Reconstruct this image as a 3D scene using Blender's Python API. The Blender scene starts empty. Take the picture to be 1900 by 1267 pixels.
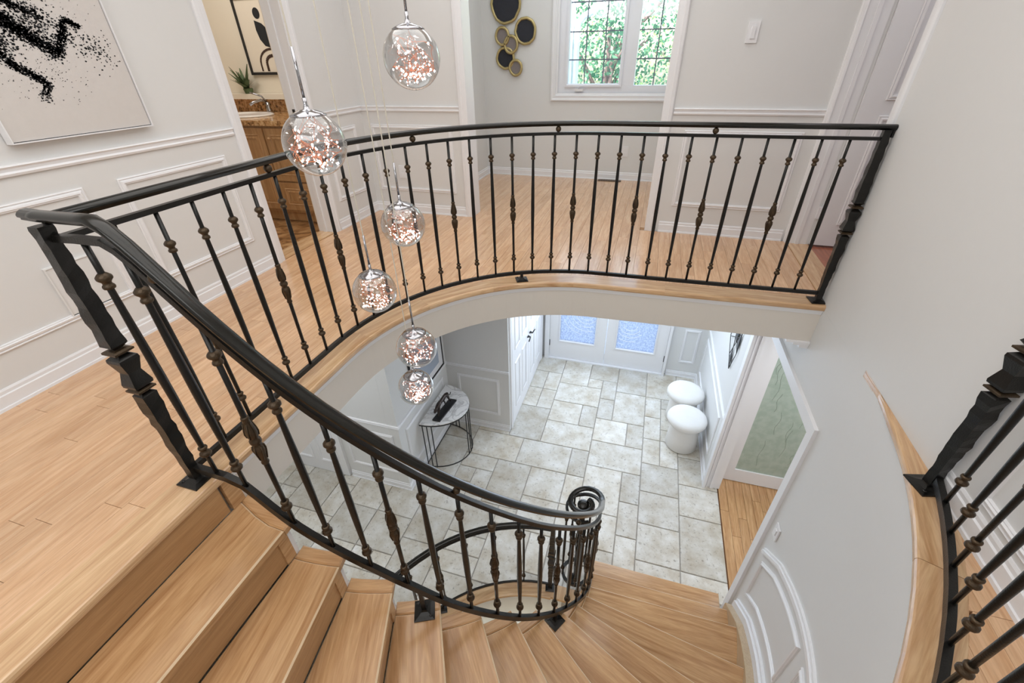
import bpy, math, random
from math import sin, cos, pi, radians, sqrt, atan2, hypot
from mathutils import Vector, Matrix
random.seed(7)
S = bpy.context.scene
COL = S.collection

# ------------------------------------------------------------------ camera, world, lights, exposure
H = 1.30            # eye height above the upper floor
FL = -2.72          # lower floor
cd = bpy.data.cameras.new('camera'); cam = bpy.data.objects.new('camera', cd); COL.objects.link(cam)
PITCH, ROLL, YAW = .579274, -.0204901, .303937
fw = Vector((-sin(YAW)*cos(PITCH), cos(YAW)*cos(PITCH), -sin(PITCH)))
rt = Vector((cos(YAW), sin(YAW), 0)); up = rt.cross(fw)
r2 = rt*cos(ROLL)+up*sin(ROLL); u2 = -rt*sin(ROLL)+up*cos(ROLL)
M3 = Matrix((r2, u2, -fw)).transposed()
cam.matrix_world = Matrix.Translation((0, 0, H)) @ M3.to_4x4()
cd.sensor_width = 36; cd.lens = 805.2/1900*36; cd.clip_start = .02
S.camera = cam
S.view_settings.view_transform = 'Standard'; S.view_settings.look = 'None'
S.view_settings.gamma = 1; S.view_settings.use_curve_mapping = False
S.view_settings.exposure = 0.0

w = bpy.data.worlds.new('world'); S.world = w; w.use_nodes = True
nt = w.node_tree; bg = nt.nodes['Background']
sky = nt.nodes.new('ShaderNodeTexSky'); sky.sky_type = 'NISHITA'
sky.sun_elevation = radians(52); sky.sun_rotation = radians(200); sky.sun_disc = False
sky.air_density = 1.2; sky.dust_density = 2.0; sky.ozone_density = 1.0
nt.links.new(sky.outputs[0], bg.inputs[0]); bg.inputs[1].default_value = 0.9

def lamp(name, kind, loc, energy, color=(1, 1, 1), size=1, size_y=None, rot=(0, 0, 0)):
    d = bpy.data.lights.new(name, kind); d.energy = energy; d.color = color
    if kind == 'AREA':
        d.shape = 'RECTANGLE'; d.size = size; d.size_y = size_y or size
    if kind == 'SUN': d.angle = size
    if kind == 'POINT': d.shadow_soft_size = size
    o = bpy.data.objects.new(name, d); o.location = loc; o.rotation_euler = rot; COL.objects.link(o)
    return o
lamp('sunlight', 'SUN', (0, 12, 8), 13, (1, .97, .92), .02, rot=(radians(42), 0, radians(-25)))
lamp('stairwell_fill', 'AREA', (-.7, .9, 2.55), 46, (1, .99, .975), 2.6, 2.6)  # broad panel added above the well for soft even light, no fitting seen
lamp('landing_fill', 'AREA', (-.9, 3.3, 2.55), 16, (.98, .99, 1), 2.6, .8)  # unseen panel added to brighten the landing
lamp('rear_fill', 'AREA', (-.6, -1.3, 2.3), 26, (.98, .99, 1), 2.6, .8, rot=(radians(35), 0, 0))  # added fill from behind the camera, aimed forward
lamp('window_room_fill', 'AREA', (-.9, 4.9, 2.5), 13, (.93, .97, 1), 1.6, 1.2)  # unseen ceiling panel added to fill the room with the window
lamp('bathroom_light', 'AREA', (-3.6, 3.2, 2.3), 12, (1, .95, .88), .9, .9)
lamp('foyer_fill', 'AREA', (-.1, 4.4, -.32), 28, (.78, .89, 1), 1.7, 1.7)  # bluish panel added under the slab to give the foyer a daylight tone
lamp('entry_daylight', 'AREA', (-.28, 5.48, -1.5), 14, (.80, .90, 1), 1.5, 1.7, rot=(radians(-90), 0, 0))
lamp('lower_hall_fill', 'AREA', (-2.9, 1.6, -.42), 21, (.93, .97, 1), 1.4, 1.4)  # unseen panel added below the ceiling to lift the lower hall
lamp('side_room_fill', 'AREA', (2.0, 2.9, -.45), 20, (.93, .96, 1), 1.0, 1.0)  # added out of view to light the side room and its glazed leaf
lamp('under_stair_light', 'AREA', (-1.0, .7, -3.0), 3, (1, .97, .93), .6, .6, rot=(pi, 0, 0))
lamp('bedroom_light', 'AREA', (1.9, 3.3, 2.3), 5, (1, .95, .98), .8, .8)

# ------------------------------------------------------------------ materials
MATS = {}
def newmat(name):
    m = bpy.data.materials.new(name); m.use_nodes = True; MATS[name] = m
    return m, m.node_tree, m.node_tree.nodes['Principled BSDF']
def N(t, kind, **kw):
    n = t.nodes.new(kind)
    for k, v in kw.items():
        if k in n.inputs: n.inputs[k].default_value = v
        else: setattr(n, k, v)
    return n
def lin(c):
    return tuple(((x/255)/12.92 if x/255 <= .04045 else ((x/255+.055)/1.055)**2.4) for x in c)+(1,)
def plain(name, rgb, rough=.5, metal=0, bump=0, scale=200, var=.03, spec=None, coat=0):
    m, t, b = newmat(name); c = lin(rgb)
    tc = N(t, 'ShaderNodeTexCoord'); no = N(t, 'ShaderNodeTexNoise'); no.inputs['Scale'].default_value = scale*.1; no.inputs['Detail'].default_value = 4
    t.links.new(tc.outputs['Object'], no.inputs['Vector'])
    mx = N(t, 'ShaderNodeMix', data_type='RGBA'); mx.inputs[0].default_value = .5
    mx.inputs[6].default_value = tuple(x*(1-var) for x in c[:3])+(1,); mx.inputs[7].default_value = tuple(min(1, x*(1+var)) for x in c[:3])+(1,)
    t.links.new(no.outputs[0], mx.inputs[0]); t.links.new(mx.outputs[2], b.inputs['Base Color'])
    b.inputs['Roughness'].default_value = rough; b.inputs['Metallic'].default_value = metal
    if spec is not None: b.inputs['Specular IOR Level'].default_value = spec
    if coat: b.inputs['Coat Weight'].default_value = coat; b.inputs['Coat Roughness'].default_value = .2
    if bump:
        n2 = N(t, 'ShaderNodeTexNoise'); n2.inputs['Scale'].default_value = scale; n2.inputs['Detail'].default_value = 3
        t.links.new(tc.outputs['Object'], n2.inputs['Vector'])
        bp = N(t, 'ShaderNodeBump'); bp.inputs['Strength'].default_value = bump; bp.inputs['Distance'].default_value = .002
        t.links.new(n2.outputs[0], bp.inputs['Height']); t.links.new(bp.outputs[0], b.inputs['Normal'])
    return m
def wood(name, base, dark, light, axis='Y', rough=.32, varr=.22):
    m, t, b = newmat(name)
    tc = N(t, 'ShaderNodeTexCoord'); oi = N(t, 'ShaderNodeObjectInfo')
    mp = N(t, 'ShaderNodeMapping')
    mp.inputs['Scale'].default_value = {'Y': (1, .07, 1), 'X': (.07, 1, 1), 'Z': (1, 1, .07)}[axis]
    ad = N(t, 'ShaderNodeVectorMath', operation='ADD')
    sc = N(t, 'ShaderNodeMath', operation='MULTIPLY'); sc.inputs[1].default_value = 37.0
    t.links.new(oi.outputs['Random'], sc.inputs[0])
    t.links.new(tc.outputs['Object'], ad.inputs[0]); t.links.new(sc.outputs[0], ad.inputs[1])
    t.links.new(ad.outputs[0], mp.inputs['Vector'])
    n1 = N(t, 'ShaderNodeTexNoise'); n1.inputs['Scale'].default_value = 22; n1.inputs['Detail'].default_value = 5; n1.inputs['Distortion'].default_value = 1.6
    n2 = N(t, 'ShaderNodeTexNoise'); n2.inputs['Scale'].default_value = 190; n2.inputs['Detail'].default_value = 3
    n3 = N(t, 'ShaderNodeTexNoise'); n3.inputs['Scale'].default_value = 2.2; n3.inputs['Detail'].default_value = 2
    t.links.new(mp.outputs[0], n1.inputs['Vector']); t.links.new(mp.outputs[0], n2.inputs['Vector']); t.links.new(ad.outputs[0], n3.inputs['Vector'])
    r1 = N(t, 'ShaderNodeValToRGB'); e = r1.color_ramp.elements
    e[0].position = .28; e[0].color = lin(dark); e[1].position = .62; e[1].color = lin(base)
    x = e.new(.85); x.color = lin(light)
    t.links.new(n1.outputs[0], r1.inputs[0])
    mx = N(t, 'ShaderNodeMix', data_type='RGBA', blend_type='MULTIPLY'); mx.inputs[0].default_value = .35
    r2_ = N(t, 'ShaderNodeValToRGB'); r2_.color_ramp.elements[0].position = .3; r2_.color_ramp.elements[0].color = (.62, .55, .45, 1); r2_.color_ramp.elements[1].position = .6; r2_.color_ramp.elements[1].color = (1, 1, 1, 1)
    t.links.new(n2.outputs[0], r2_.inputs[0]); t.links.new(r1.outputs[0], mx.inputs[6]); t.links.new(r2_.outputs[0], mx.inputs[7])
    hs = N(t, 'ShaderNodeHueSaturation')
    mr = N(t, 'ShaderNodeMapRange'); mr.inputs[3].default_value = 1-varr*.5; mr.inputs[4].default_value = 1+varr*.35
    ad2 = N(t, 'ShaderNodeMath', operation='MULTIPLY_ADD'); ad2.inputs[1].default_value = .45
    m3 = N(t, 'ShaderNodeMath', operation='MULTIPLY'); m3.inputs[1].default_value = .6
    t.links.new(oi.outputs['Random'], m3.inputs[0]); t.links.new(n3.outputs[0], ad2.inputs[0]); t.links.new(m3.outputs[0], ad2.inputs[2])
    t.links.new(ad2.outputs[0], mr.inputs[0])
    t.links.new(mr.outputs[0], hs.inputs['Value']); t.links.new(mx.outputs[2], hs.inputs['Color']); t.links.new(hs.outputs[0], b.inputs['Base Color'])
    b.inputs['Roughness'].default_value = rough; b.inputs['Coat Weight'].default_value = .45; b.inputs['Coat Roughness'].default_value = .12
    bp = N(t, 'ShaderNodeBump'); bp.inputs['Strength'].default_value = .08; bp.inputs['Distance'].default_value = .001
    t.links.new(n2.outputs[0], bp.inputs['Height']); t.links.new(bp.outputs[0], b.inputs['Normal'])
    return m
WALL = plain('wall_paint', (225, 225, 224), .6, bump=.05, scale=300, var=.01)
WHITE = plain('white_trim_paint', (238, 238, 240), .35, var=.01)
SHADE_W = plain('fascia_paint', (222, 216, 207), .6, var=.01)
CEIL = plain('ceiling_paint', (235, 235, 234), .8, var=.01)
CREAM = plain('cream_paint', (236, 227, 211), .6, var=.01)
FLOORW = wood('maple_floor', (228, 188, 149), (208, 162, 120), (236, 203, 168), rough=.24, varr=.26)
TREADW = wood('maple_tread', (208, 166, 120), (174, 128, 84), (222, 186, 142), rough=.26)
EDGEW = wood('nosing_highlight', (236, 210, 174), (224, 194, 156), (242, 220, 190), rough=.3)  # paler wood colour paints in the highlight lines along the tread edges
RISERW = wood('maple_riser', (196, 154, 108), (178, 136, 92), (208, 168, 122))
NOSEW = wood('maple_nosing', (222, 186, 144), (190, 146, 104), (234, 200, 162), rough=.25)
REDW = wood('red_wood_floor', (178, 106, 76), (148, 84, 60), (190, 120, 90))
CABW = wood('oak_cabinet', (205, 164, 118), (184, 140, 94), (216, 178, 134), axis='Z')
GAP = plain('board_joint', (120, 82, 52), .8)
SKIRT = wood('skirt_wood', (205, 182, 150), (192, 166, 132), (214, 194, 165))
IRON = plain('black_iron', (30, 29, 27), .34, metal=.5, bump=.4, scale=220, var=.35, coat=.15)
RAILM = plain('bronze_black_rail', (27, 26, 22), .2, metal=.35, bump=.05, scale=150, var=.3, coat=.2)
BRONZE = plain('rubbed_bronze', (72, 58, 42), .36, metal=.6, bump=.5, scale=300, var=.55)
CHROME = plain('chrome', (168, 168, 172), .12, metal=1, var=.02)
CORDM = plain('pendant_cord', (206, 200, 186), .4, var=.02)
COPPER = plain('copper_wire', (226, 138, 96), .3, metal=.6, var=.05)
BLACK = plain('black_metal', (26, 26, 28), .4, var=.1)
CHAR = plain('charcoal_fabric', (48, 49, 56), .9, bump=.3, scale=400, var=.15)
GREYF = plain('taupe_fabric', (134, 126, 124), .9, bump=.3, scale=400, var=.1)
GOLD = plain('antique_gold', (190, 172, 122), .38, metal=.75, bump=.8, scale=90, var=.35)
CANVAS = plain('grey_canvas', (212, 207, 203), .8, bump=.2, scale=400, var=.03)
INK = plain('black_ink', (28, 30, 34), .8, var=.1)
PAPER = plain('cream_paper', (232, 222, 206), .8, var=.02)
BROWN = plain('brown_ink', (62, 42, 32), .8, var=.2)
BOUCLE = plain('white_boucle', (238, 236, 232), .95, bump=1.0, scale=130, var=.03)
PLATEM = plain('switch_plastic', (236, 236, 238), .3, var=.01)
SHOWL = plain('grille_metal', (92, 74, 60), .5, var=.1)
CERAM = plain('ceramic', (244, 240, 236), .12, var=.01)
LEAF = plain('fern_leaf', (88, 106, 70), .6, var=.3)
ARTB = plain('art_print_blue', (168, 178, 194), .5, var=.25, scale=20)
VINYL = plain('window_vinyl', (240, 242, 248), .3, var=.01)
LEADM = plain('leaded_came', (112, 118, 134), .45, metal=.3, var=.05)
BARK = plain('tree_bark', (118, 100, 96), .9, bump=1, scale=30, var=.2)
STATUE = plain('dark_bronze_statue', (70, 60, 56), .26, metal=.6, bump=.6, scale=200, var=.4)
LAWN = plain('garden_ground', (128, 158, 88), .9, var=.3)
GROUT = plain('grout', (176, 170, 164), .9, var=.1)
def leafmat(name, c1, c2):
    m, t, b = newmat(name); oi = N(t, 'ShaderNodeTexCoord'); no = N(t, 'ShaderNodeTexNoise'); no.inputs['Scale'].default_value = 3
    t.links.new(oi.outputs['Object'], no.inputs[0]); mx = N(t, 'ShaderNodeMix', data_type='RGBA')
    rp = N(t, 'ShaderNodeMapRange'); rp.inputs[1].default_value = .35; rp.inputs[2].default_value = .65
    t.links.new(no.outputs[0], rp.inputs[0]); t.links.new(rp.outputs[0], mx.inputs[0]); mx.inputs[6].default_value = lin(c1); mx.inputs[7].default_value = lin(c2)
    t.links.new(mx.outputs[2], b.inputs['Base Color']); b.inputs['Roughness'].default_value = .6
    tr = N(t, 'ShaderNodeBsdfTranslucent'); t.links.new(mx.outputs[2], tr.inputs[0]); ms = N(t, 'ShaderNodeMixShader'); ms.inputs[0].default_value = .45
    t.links.new(b.outputs[0], ms.inputs[1]); t.links.new(tr.outputs[0], ms.inputs[2]); t.links.new(ms.outputs[0], t.nodes['Material Output'].inputs[0])
    return m
LEAFD = leafmat('dark_foliage', (52, 104, 84), (110, 158, 122)); LEAFB = leafmat('bright_foliage', (190, 225, 120), (240, 252, 215))
# travertine
def travertine():
    m, t, b = newmat('travertine'); tc = N(t, 'ShaderNodeTexCoord'); oi = N(t, 'ShaderNodeObjectInfo')
    ad = N(t, 'ShaderNodeVectorMath', operation='ADD'); sc = N(t, 'ShaderNodeMath', operation='MULTIPLY'); sc.inputs[1].default_value = 53
    t.links.new(oi.outputs['Random'], sc.inputs[0]); t.links.new(tc.outputs['Object'], ad.inputs[0]); t.links.new(sc.outputs[0], ad.inputs[1])
    n1 = N(t, 'ShaderNodeTexNoise'); n1.inputs['Scale'].default_value = 5; n1.inputs['Detail'].default_value = 8; n1.inputs['Roughness'].default_value = .65
    t.links.new(ad.outputs[0], n1.inputs['Vector'])
    r = N(t, 'ShaderNodeValToRGB'); e = r.color_ramp.elements
    e[0].position = .3; e[0].color = lin((182, 170, 150)); e[1].position = .5; e[1].color = lin((206, 201, 190)); x = e.new(.72); x.color = lin((228, 227, 223))
    t.links.new(n1.outputs[0], r.inputs[0])
    n2 = N(t, 'ShaderNodeTexNoise'); n2.inputs['Scale'].default_value = 34; n2.inputs['Detail'].default_value = 6; n2.inputs['Roughness'].default_value = .7
    t.links.new(ad.outputs[0], n2.inputs['Vector'])
    r2 = N(t, 'ShaderNodeValToRGB'); e = r2.color_ramp.elements; e[0].position = .33; e[0].color = (.40, .37, .33, 1); e[1].position = .43; e[1].color = (1, 1, 1, 1)
    t.links.new(n2.outputs[0], r2.inputs[0])
    mx = N(t, 'ShaderNodeMix', data_type='RGBA', blend_type='MULTIPLY'); mx.inputs[0].default_value = .75
    t.links.new(r.outputs[0], mx.inputs[6]); t.links.new(r2.outputs[0], mx.inputs[7])
    hs = N(t, 'ShaderNodeHueSaturation'); mr = N(t, 'ShaderNodeMapRange'); mr.inputs[3].default_value = .84; mr.inputs[4].default_value = 1.12
    t.links.new(oi.outputs['Random'], mr.inputs[0]); t.links.new(mr.outputs[0], hs.inputs['Value']); t.links.new(mx.outputs[2], hs.inputs['Color'])
    t.links.new(hs.outputs[0], b.inputs['Base Color']); b.inputs['Roughness'].default_value = .38
    bp = N(t, 'ShaderNodeBump'); bp.inputs['Strength'].default_value = .4; bp.inputs['Distance'].default_value = .003
    t.links.new(r2.outputs[0], bp.inputs['Height']); t.links.new(bp.outputs[0], b.inputs['Normal'])
    return m
TRAV = travertine()
def veined(name, c0, c1, c2, scale, p0, p1, p2, rough=.15, dist=2):
    m, t, b = newmat(name); tc = N(t, 'ShaderNodeTexCoord'); n = N(t, 'ShaderNodeTexNoise')
    n.inputs['Scale'].default_value = scale; n.inputs['Detail'].default_value = 6; n.inputs['Distortion'].default_value = dist
    t.links.new(tc.outputs['Object'], n.inputs['Vector']); r = N(t, 'ShaderNodeValToRGB'); e = r.color_ramp.elements
    e[0].position = p0; e[0].color = lin(c0); e[1].position = p1; e[1].color = lin(c1); x = e.new(p2); x.color = lin(c2)
    t.links.new(n.outputs[0], r.inputs[0]); t.links.new(r.outputs[0], b.inputs['Base Color']); b.inputs['Roughness'].default_value = rough
    return m
MARBLE = veined('white_marble', (236, 235, 235), (196, 194, 194), (238, 237, 236), 3.6, .46, .5, .53)
GRANITE = veined('brown_granite', (84, 62, 42), (200, 152, 100), (234, 202, 156), 38, .32, .5, .68, dist=.5)
BATHF = veined('bathroom_tile', (120, 84, 52), (168, 124, 80), (196, 156, 110), 7, .35, .5, .68, rough=.3)
def glassy(name, tint, gloss_ior=1.5, rough=.0, gmul=1.0):
    m = bpy.data.materials.new(name); m.use_nodes = True; t = m.node_tree; t.nodes.remove(t.nodes['Principled BSDF'])
    tr = N(t, 'ShaderNodeBsdfTransparent'); tr.inputs[0].default_value = tint
    gl = N(t, 'ShaderNodeBsdfGlossy'); gl.inputs['Roughness'].default_value = rough; gl.inputs['Color'].default_value = (.95, .95, .95, 1)
    fr = N(t, 'ShaderNodeLayerWeight'); fr.inputs[0].default_value = .5
    pw = N(t, 'ShaderNodeMath', operation='POWER'); pw.inputs[1].default_value = 3.0
    t.links.new(fr.outputs['Facing'], pw.inputs[0])
    mm = N(t, 'ShaderNodeMath', operation='MULTIPLY_ADD'); mm.inputs[1].default_value = .55*gmul; mm.inputs[2].default_value = .06*gmul; mm.use_clamp = True
    t.links.new(pw.outputs[0], mm.inputs[0])
    ms = N(t, 'ShaderNodeMixShader'); t.links.new(mm.outputs[0], ms.inputs[0]); t.links.new(tr.outputs[0], ms.inputs[1]); t.links.new(gl.outputs[0], ms.inputs[2])
    t.links.new(ms.outputs[0], t.nodes['Material Output'].inputs[0]); return m
SMOKE = glassy('smoked_globe_glass', (.77, .78, .785, 1), 1.6, 0, 1.9)
CLEAR = glassy('window_glass', (.97, .985, .98, 1), 1.4)
def emis(name, col, st):
    m = bpy.data.materials.new(name); m.use_nodes = True; t = m.node_tree; b = t.nodes['Principled BSDF']
    b.inputs['Emission Color'].default_value = col; b.inputs['Emission Strength'].default_value = st; b.inputs['Base Color'].default_value = col; return m
LED = emis('fairy_led', (1, .97, .94, 1), 16)
def frosted(name, c, tint, scale, tf):
    m, t, b = newmat(name); b.inputs['Base Color'].default_value = lin(c); b.inputs['Roughness'].default_value = .25
    tc = N(t, 'ShaderNodeTexCoord'); n = N(t, 'ShaderNodeTexNoise'); n.inputs['Scale'].default_value = scale; n.inputs['Detail'].default_value = 4
    t.links.new(tc.outputs['Object'], n.inputs['Vector']); mx = N(t, 'ShaderNodeMix', data_type='RGBA'); mx.inputs[6].default_value = lin(c); mx.inputs[7].default_value = lin(tint)
    mr = N(t, 'ShaderNodeMapRange'); mr.inputs[1].default_value = .4; mr.inputs[2].default_value = .62; t.links.new(n.outputs[0], mr.inputs[0]); t.links.new(mr.outputs[0], mx.inputs[0])
    t.links.new(mx.outputs[2], b.inputs['Base Color'])
    tr = N(t, 'ShaderNodeBsdfTranslucent'); t.links.new(mx.outputs[2], tr.inputs[0])
    bp = N(t, 'ShaderNodeBump'); bp.inputs['Strength'].default_value = .6; bp.inputs['Distance'].default_value = .004
    t.links.new(n.outputs[0], bp.inputs['Height']); t.links.new(bp.outputs[0], b.inputs['Normal'])
    ms = N(t, 'ShaderNodeMixShader'); ms.inputs[0].default_value = tf; t.links.new(b.outputs[0], ms.inputs[1]); t.links.new(tr.outputs[0], ms.inputs[2])
    t.links.new(ms.outputs[0], t.nodes['Material Output'].inputs[0]); return m
FROST = frosted('textured_door_glass', (196, 200, 216), (228, 230, 240), 45, .8)
GREENG = frosted('green_etched_glass', (186, 204, 190), (200, 214, 202), 14, .2)
ETCH = plain('etch_line', (140, 158, 142), .3, var=.02)
SWIRL = plain('glass_swirl', (250, 252, 255), .2, var=.01)

# ------------------------------------------------------------------ mesh helpers (all coordinates are world coordinates)
WM = {}
class G:
    def __init__(s): s.v = []; s.f = []; s.m = []; s.mi = 0; s.sm = []; s.smooth = False
    def add(s, vs, fs):
        o = len(s.v); s.v += [tuple(v) for v in vs]
        for f in fs: s.f.append(tuple(o+i for i in f)); s.m.append(s.mi); s.sm.append(s.smooth)
        return s
    def box(s, x0, x1, y0, y1, z0, z1):
        x0, x1 = min(x0, x1), max(x0, x1); y0, y1 = min(y0, y1), max(y0, y1); z0, z1 = min(z0, z1), max(z0, z1)
        v = [(x, y, z) for z in (z0, z1) for y in (y0, y1) for x in (x0, x1)]
        return s.add(v, [(0, 2, 3, 1), (4, 5, 7, 6), (0, 1, 5, 4), (2, 6, 7, 3), (0, 4, 6, 2), (1, 3, 7, 5)])
    def prism(s, poly, z0, z1, bev=0):
        a = sum(poly[i][0]*poly[(i+1) % len(poly)][1]-poly[(i+1) % len(poly)][0]*poly[i][1] for i in range(len(poly)))
        if a < 0: poly = poly[::-1]
        n = len(poly); rings = [[(x, y, z0) for x, y in poly]]
        if bev:
            cx = sum(p[0] for p in poly)/n; cy = sum(p[1] for p in poly)/n
            rings.append([(x, y, z1-bev) for x, y in poly])
            ins = inset(poly, bev); rings.append([(x, y, z1) for x, y in ins])
        else: rings.append([(x, y, z1) for x, y in poly])
        v = [p for r in rings for p in r]; f = [tuple(range(n))[::-1], tuple(range((len(rings)-1)*n, len(rings)*n))]
        for k in range(len(rings)-1):
            for i in range(n): j = (i+1) % n; f.append((k*n+i, k*n+j, (k+1)*n+j, (k+1)*n+i))
        return s.add(v, f)
    def lathe(s, prof, org=(0, 0, 0), n=12, cap=True, rot=0, sq=1):
        v = []; f = []; ox, oy, oz = org
        for r, z in prof:
            for k in range(n): a = 2*pi*k/n+rot; v.append((ox+r*cos(a), oy+r*sin(a), oz+z))
        for i in range(len(prof)-1):
            for k in range(n): j = (k+1) % n; f.append((i*n+k, i*n+j, (i+1)*n+j, (i+1)*n+k))
        if cap: f.append(tuple(range(n))[::-1]); f.append(tuple(range((len(prof)-1)*n, len(prof)*n)))
        return s.add(v, f)
    def tube(s, path, r, n=6, closed=False):
        prof = [(r*cos(2*pi*k/n), r*sin(2*pi*k/n)) for k in range(n)]
        return s.sweep(prof, path, closed=closed, free=True)
    def sweep(s, prof, path, closed=False, free=False, caps=True, scales=None, upv=None):
        path = [Vector(p) for p in path]; m = len(path); n = len(prof); v = []; prev = None
        for i, p in enumerate(path):
            if closed: a = path[i-1]; b = path[(i+1) % m]; t1 = (p-a).normalized(); t2 = (b-p).normalized()
            else:
                t1 = (p-path[i-1]).normalized() if i else (path[1]-p).normalized()
                t2 = (path[i+1]-p).normalized() if i < m-1 else t1
            t = (t1+t2)
            t = t.normalized() if t.length > 1e-6 else t1
            if free:
                if prev is None: prev = Vector((0, 0, 1)) if abs(t.z) < .9 else Vector((1, 0, 0))
                sd = t.cross(prev)
                if sd.length < 1e-6: sd = t.orthogonal()
                sd.normalize(); upw = sd.cross(t); prev = upw
            else:
                Z = Vector(upv) if upv else Vector((0, 0, 1)); sd = t.cross(Z).normalized(); upw = sd.cross(t).normalized()
            c = max(.35, t.dot(t1)) if not free else 1
            k = scales[i] if scales else 1
            for a_, b_ in prof: v.append(p+sd*(a_/c*k)+upw*(b_*k))
        f = []
        for i in range(m if closed else m-1):
            j = (i+1) % m
            for k in range(n): l = (k+1) % n; f.append((i*n+k, j*n+k, j*n+l, i*n+l))
        if caps and not closed: f.append(tuple(range(n))); f.append(tuple(range((m-1)*n, m*n))[::-1])
        return s.add(v, f)
    def ring(s, pts, nrm, prof, closed=True):
        """moulding on a surface: pts loop, nrm surface normals, prof [(inset, height)]"""
        pts = [Vector(p) for p in pts]; m = len(pts); n = len(prof); v = []
        cen = sum(pts, Vector())/m
        for i, p in enumerate(pts):
            nn = Vector(nrm[i] if isinstance(nrm, list) else nrm).normalized()
            e1 = (p-pts[i-1]).normalized(); e2 = (pts[(i+1) % m]-p).normalized()
            a = nn.cross(e1); b = nn.cross(e2)
            if a.dot(cen-p) < 0 and b.dot(cen-p) < 0: a = -a; b = -b
            elif a.dot(cen-p) < 0: a = -a; b = -b
            d = (a+b).normalized(); d = d/max(.3, d.dot(a))
            for u_, h_ in prof: v.append(p+d*u_+nn*h_)
        f = []
        for i in range(m):
            j = (i+1) % m
            for k in range(n-1): f.append((i*n+k, j*n+k, j*n+k+1, i*n+k+1))
        return s.add(v, f)
    def sphere(s, c, r, n=12, m=8, sz=1):
        return s.lathe([(max(.0005, r*sin(pi*i/m)), -r*cos(pi*i/m)*sz) for i in range(m+1)], c, n)
def inset(poly, d):
    n = len(poly); out = []
    for i in range(n):
        p0 = Vector(poly[i-1]); p = Vector(poly[i]); p1 = Vector(poly[(i+1) % n])
        e1 = (p-p0); e2 = (p1-p)
        if e1.length < 1e-9 or e2.length < 1e-9: out.append(tuple(p)); continue
        e1.normalize(); e2.normalize(); n1 = Vector((-e1.y, e1.x)); n2 = Vector((-e2.y, e2.x)); b = (n1+n2)
        if b.length < 1e-6: out.append(tuple(p)); continue
        b.normalize(); k = d/max(.4, b.dot(n1)); out.append((p.x+b.x*k, p.y+b.y*k))
    return out
def mk(name, g, mats, parent=None, loc=None, rz=0, **props):
    """link g (world coordinates) as one mesh object whose origin is loc / rotation rz"""
    if not isinstance(mats, (list, tuple)): mats = [mats]
    if loc is None:
        xs = [v[0] for v in g.v]; ys = [v[1] for v in g.v]; zs = [v[2] for v in g.v]
        loc = ((min(xs)+max(xs))/2, (min(ys)+max(ys))/2, min(zs))
    W = Matrix.Translation(loc) @ Matrix.Rotation(rz, 4, 'Z'); Wi = W.inverted()
    me = bpy.data.meshes.new(name); me.from_pydata([tuple(Wi @ Vector(v)) for v in g.v], [], g.f)
    for m in mats: me.materials.append(m)
    for p, i, sm in zip(me.polygons, g.m, g.sm): p.material_index = i; p.use_smooth = sm
    me.update()
    o = bpy.data.objects.new(name, me); COL.objects.link(o); place(o, W, parent)
    for k, v in props.items(): o[k] = v
    return o
def place(o, W, parent=None):
    if parent: o.parent = parent; o.matrix_parent_inverse = WM[parent.name].inverted()
    o.matrix_basis = W; WM[o.name] = W
def thing(name, loc, label, cat, group=None):
    o = bpy.data.objects.new(name, None); COL.objects.link(o); o.empty_display_size = .1
    place(o, Matrix.Translation(loc)); o['label'] = label; o['category'] = cat
    if group: o['group'] = group
    return o
def dup(src, W, parent=None):
    o = src.copy(); COL.objects.link(o); o.parent = None; o.matrix_parent_inverse = Matrix(); place(o, W, parent); return o
def tag(o, label, cat, group=None):
    o['label'] = label; o['category'] = cat
    if group: o['group'] = group
    return o
def struct(name, g, m, **k): return mk(name, g, m, kind='structure', **k)
def T(*a): return Matrix.Translation(a)

# ------------------------------------------------------------------ plan of the stairwell
CI = (-1.2, 1.9)                    # centre of the stair's inner curve
CW = (-1.45, 2.0); RW = 2.588       # curved outer wall
CA = (-.215, 1.545)                 # arc of the landing edge
def arc(c, r, a0, a1, n): return [(c[0]+r*cos(radians(a0+(a1-a0)*i/n)), c[1]+r*sin(radians(a0+(a1-a0)*i/n))) for i in range(n+1)]
RISE = .1943
def ysh(x): return (x+.215)*.036    # the straight landing edge runs very slightly askew
def edge_path(off, x1=1.147, y0=.745, n=20):
    """landing edge from the top step round to the right wall; off = inset from the nosing (landing side positive)"""
    r = 1.175+off
    p = [(CA[0]-r, y0+(1.545-y0)*i/4) for i in range(4)]
    p += [(CA[0]+r*cos(radians(a)), CA[1]+r*sin(radians(a))) for a in [180-90*i/n for i in range(n+1)]]
    p += [(x, CA[1]+r+ysh(x)) for x in (.2, .65, x1)]
    return p
# outer wall path, from the foot of the stair round behind the camera
def wall_path(r, n=40, a1=-112):
    dx = CW[0]+r
    return [(dx, 2.29), (dx, 2.15), (dx, 2.05), (dx, 2.02)]+[(CW[0]+r*cos(radians(a)), CW[1]+r*sin(radians(a))) for a in [a1*i/n for i in range(n+1)]]

# ------------------------------------------------------------------ upper floor
WB = .1
strip_in = .135
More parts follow.
